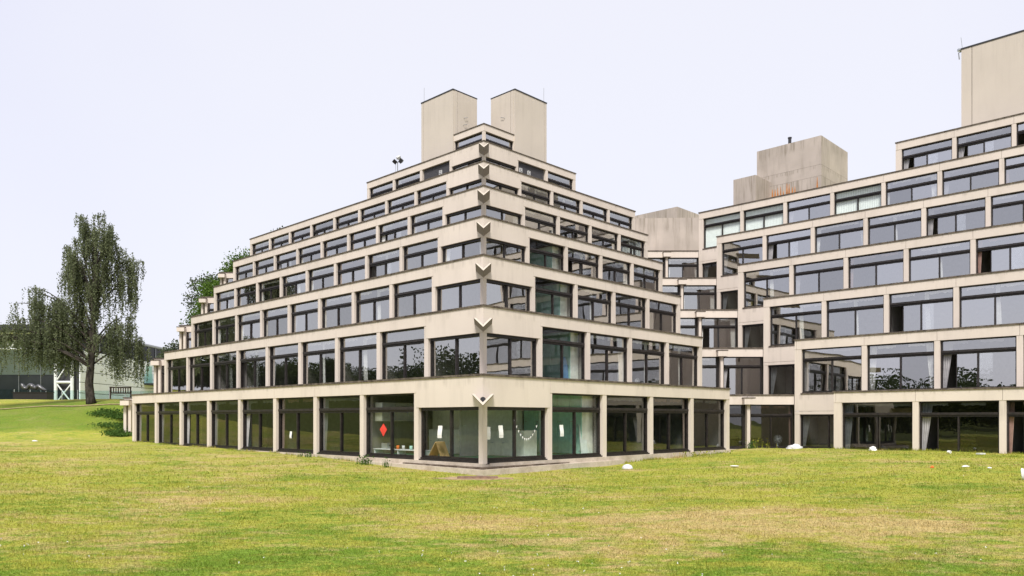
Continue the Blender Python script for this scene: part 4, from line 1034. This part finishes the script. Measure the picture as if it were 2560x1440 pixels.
weeds(13.9, 36.2, .9, .35, 220, .5, 'tall seeding grass in the re-entrant corner between the buildings', 'grass_blade')
weeds(12.2, 35.4, .15, .15, 50, .36, 'dark green weed at the foot of the end column near the white bag')
weeds(20.4, 27.4, .7, .6, 70, .22, 'sparse stalks in front of the right-hand ground-floor windows', 'grass_blade')

# drain cover of bricks in bare soil at the corner
dr = thing('drain_cover', (-.35, 21.1, gz(-.35, 21.1)), 'brick drain cover set in bare soil in front of the corner', 'drain')
b = MB(); ring_ = [(math.cos(a * math.pi / 12) * (1.0 + .18 * math.sin(a * 1.7)), math.sin(a * math.pi / 12) * (.5 + .08 * math.cos(a * 2.3))) for a in range(24)]
b.prism(ring_, -.03, .012); link('bare_soil', b.mesh('bare_soil', 'soil'), dr)
bm_ = MB().box(-.095, .095, -.05, .05, 0, .045).mesh('brick', 'brick')
for i in range(5):
    for j in range(4): link('brick', bm_, dr, (-.30 + i * .205 + (.1 if j % 2 else 0), -.20 + j * .115, .012 + random.uniform(-.008, .008)), random.uniform(-.05, .05))

# ------------------------------------------------------------------ litter on the lawn
def at_ground(px_, py_):
    return (px_, py_, gz(px_, py_))
def litter(name, x, y, mb, mat, label, cat, rz=0.0, dz=0.0, smooth=False):
    o = link(name, mb.mesh(name, mat, smooth), None, (x, y, gz(x, y) + dz), rz); return tag(o, label, cat)
def crumple(rx_, ry_, h, seed, n=14, m=6):
    r = random.Random(seed); b = MB(); vs = []; fs = []
    for j in range(m + 1):
        f = j / m
        for i in range(n):
            a = 2 * math.pi * i / n; k = math.sqrt(1 - f * f) * (1 + r.uniform(-.22, .22)); vs.append((rx_ * k * math.cos(a), ry_ * k * math.sin(a), h * f * (1 + r.uniform(-.2, .2))))
    for j in range(m):
        for i in range(n): fs.append((j * n + i, j * n + (i + 1) % n, (j + 1) * n + (i + 1) % n, (j + 1) * n + i))
    b.add(vs, fs); return b
b = MB(); b.lathe([(.17, 0), (.175, .02), (.165, .06), (.12, .12), (.05, .145), (0, .15)], 18)
litter('upturned_bowl', 4.55, 24.6, b, 'white_plastic', 'upturned white bowl lying on the lawn near the wall', 'bowl', 0, .01, True)
litter('plastic_bag', 13.75, 34.2, crumple(.36, .20, .20, 3), 'white_plastic', 'crumpled white plastic bag by the column where the buildings meet', 'bag', .2, 0, True)
litter('plastic_bag', 15.9, 31.6, crumple(.16, .12, .16, 5), 'curtain_white', 'small pale bag against the first ground-floor window on the right', 'bag', 0, 0, True)
b = MB(); b.lathe([(0, .012), (.09, .012), (.13, .03), (.135, .026), (.09, .002), (0, .002)], 16)
litter('paper_plate', 7.9, 24.4, b, 'paper', 'flat white paper plate on the lawn in the middle right', 'plate', 0, .02)
b = MB(); b.tube([(0, 0, 0), (.10, 0, 0)], [.055, .055], 14).tube([(-.001, 0, 0), (.002, 0, 0)], .022, 10, 1)
litter('paper_roll', 17.2, 28.5, b, ['paper', 'dark_metal'], 'white roll lying on its side below the right-hand windows', 'roll', 1.9, .06)
litter('foam_tray', 18.0, 28.0, MB().box(-.14, .14, -.08, .08, 0, .05), 'white_plastic', 'white foam tray on the grass below the right-hand windows', 'tray', .3, .01)
litter('crushed_can', 12.7, 21.9, crumple(.07, .045, .06, 8, 10, 4), 'orange', 'crushed orange can on the lawn at the right', 'can', .5, .01, True)
litter('paper_scrap', 13.65, 21.9, crumple(.13, .07, .04, 9, 10, 3), 'paper', 'crumpled white paper on the lawn right of the orange can', 'paper', .1, .01, True)
litter('paper_scrap', 14.0, 21.4, crumple(.06, .04, .03, 10, 10, 3), 'paper', 'tiny scrap of paper right of the crumpled white paper', 'paper', .1, .01, True)
litter('paper_scrap', -24.2, 41.5, crumple(.16, .08, .05, 11, 10, 3), 'paper', 'small white scrap on the lawn below the grassy bank', 'paper', .1, .01, True)
b = MB(); b.lathe([(.15, 0), (.153, .01), (.06, .20), (.075, .27), (.07, .27), (.055, .20), (.145, .01), (.15, 0)], 18)
o = litter('lampshade', 12.95, 18.6, b, 'white_plastic', 'white cone-shaped lampshade lying on the lawn at the right edge', 'lampshade', 0, .13)
o.rotation_euler = (0, R_(84), R_(-40))

# ------------------------------------------------------------------ repeats share a group
GROUPS = {'paper_notice': 'paper notices stuck on the ground-floor windows', 'cupboard': 'kitchen cupboards seen through the glass', 'desk_fan': 'desk fans in the windows', 'ironing_board': 'ironing boards in the windows',
          'jar': 'jars on the low kitchen shelf', 'weeds': 'weeds along the foot of the walls', 'shrub': 'shrubs on the grassy bank', 'broadleaf_tree': 'trees behind the left roofline', 'paper_scrap': 'scraps of paper on the lawn',
          'plastic_bag': 'plastic bags on the lawn', 'plant_room': 'raw concrete roof blocks', 'terraced_building': 'stepped concrete buildings'}
for o in SC.objects:
    k = o.name.split('.')[0]
    if o.parent is None and k in GROUPS: o['group'] = GROUPS[k]
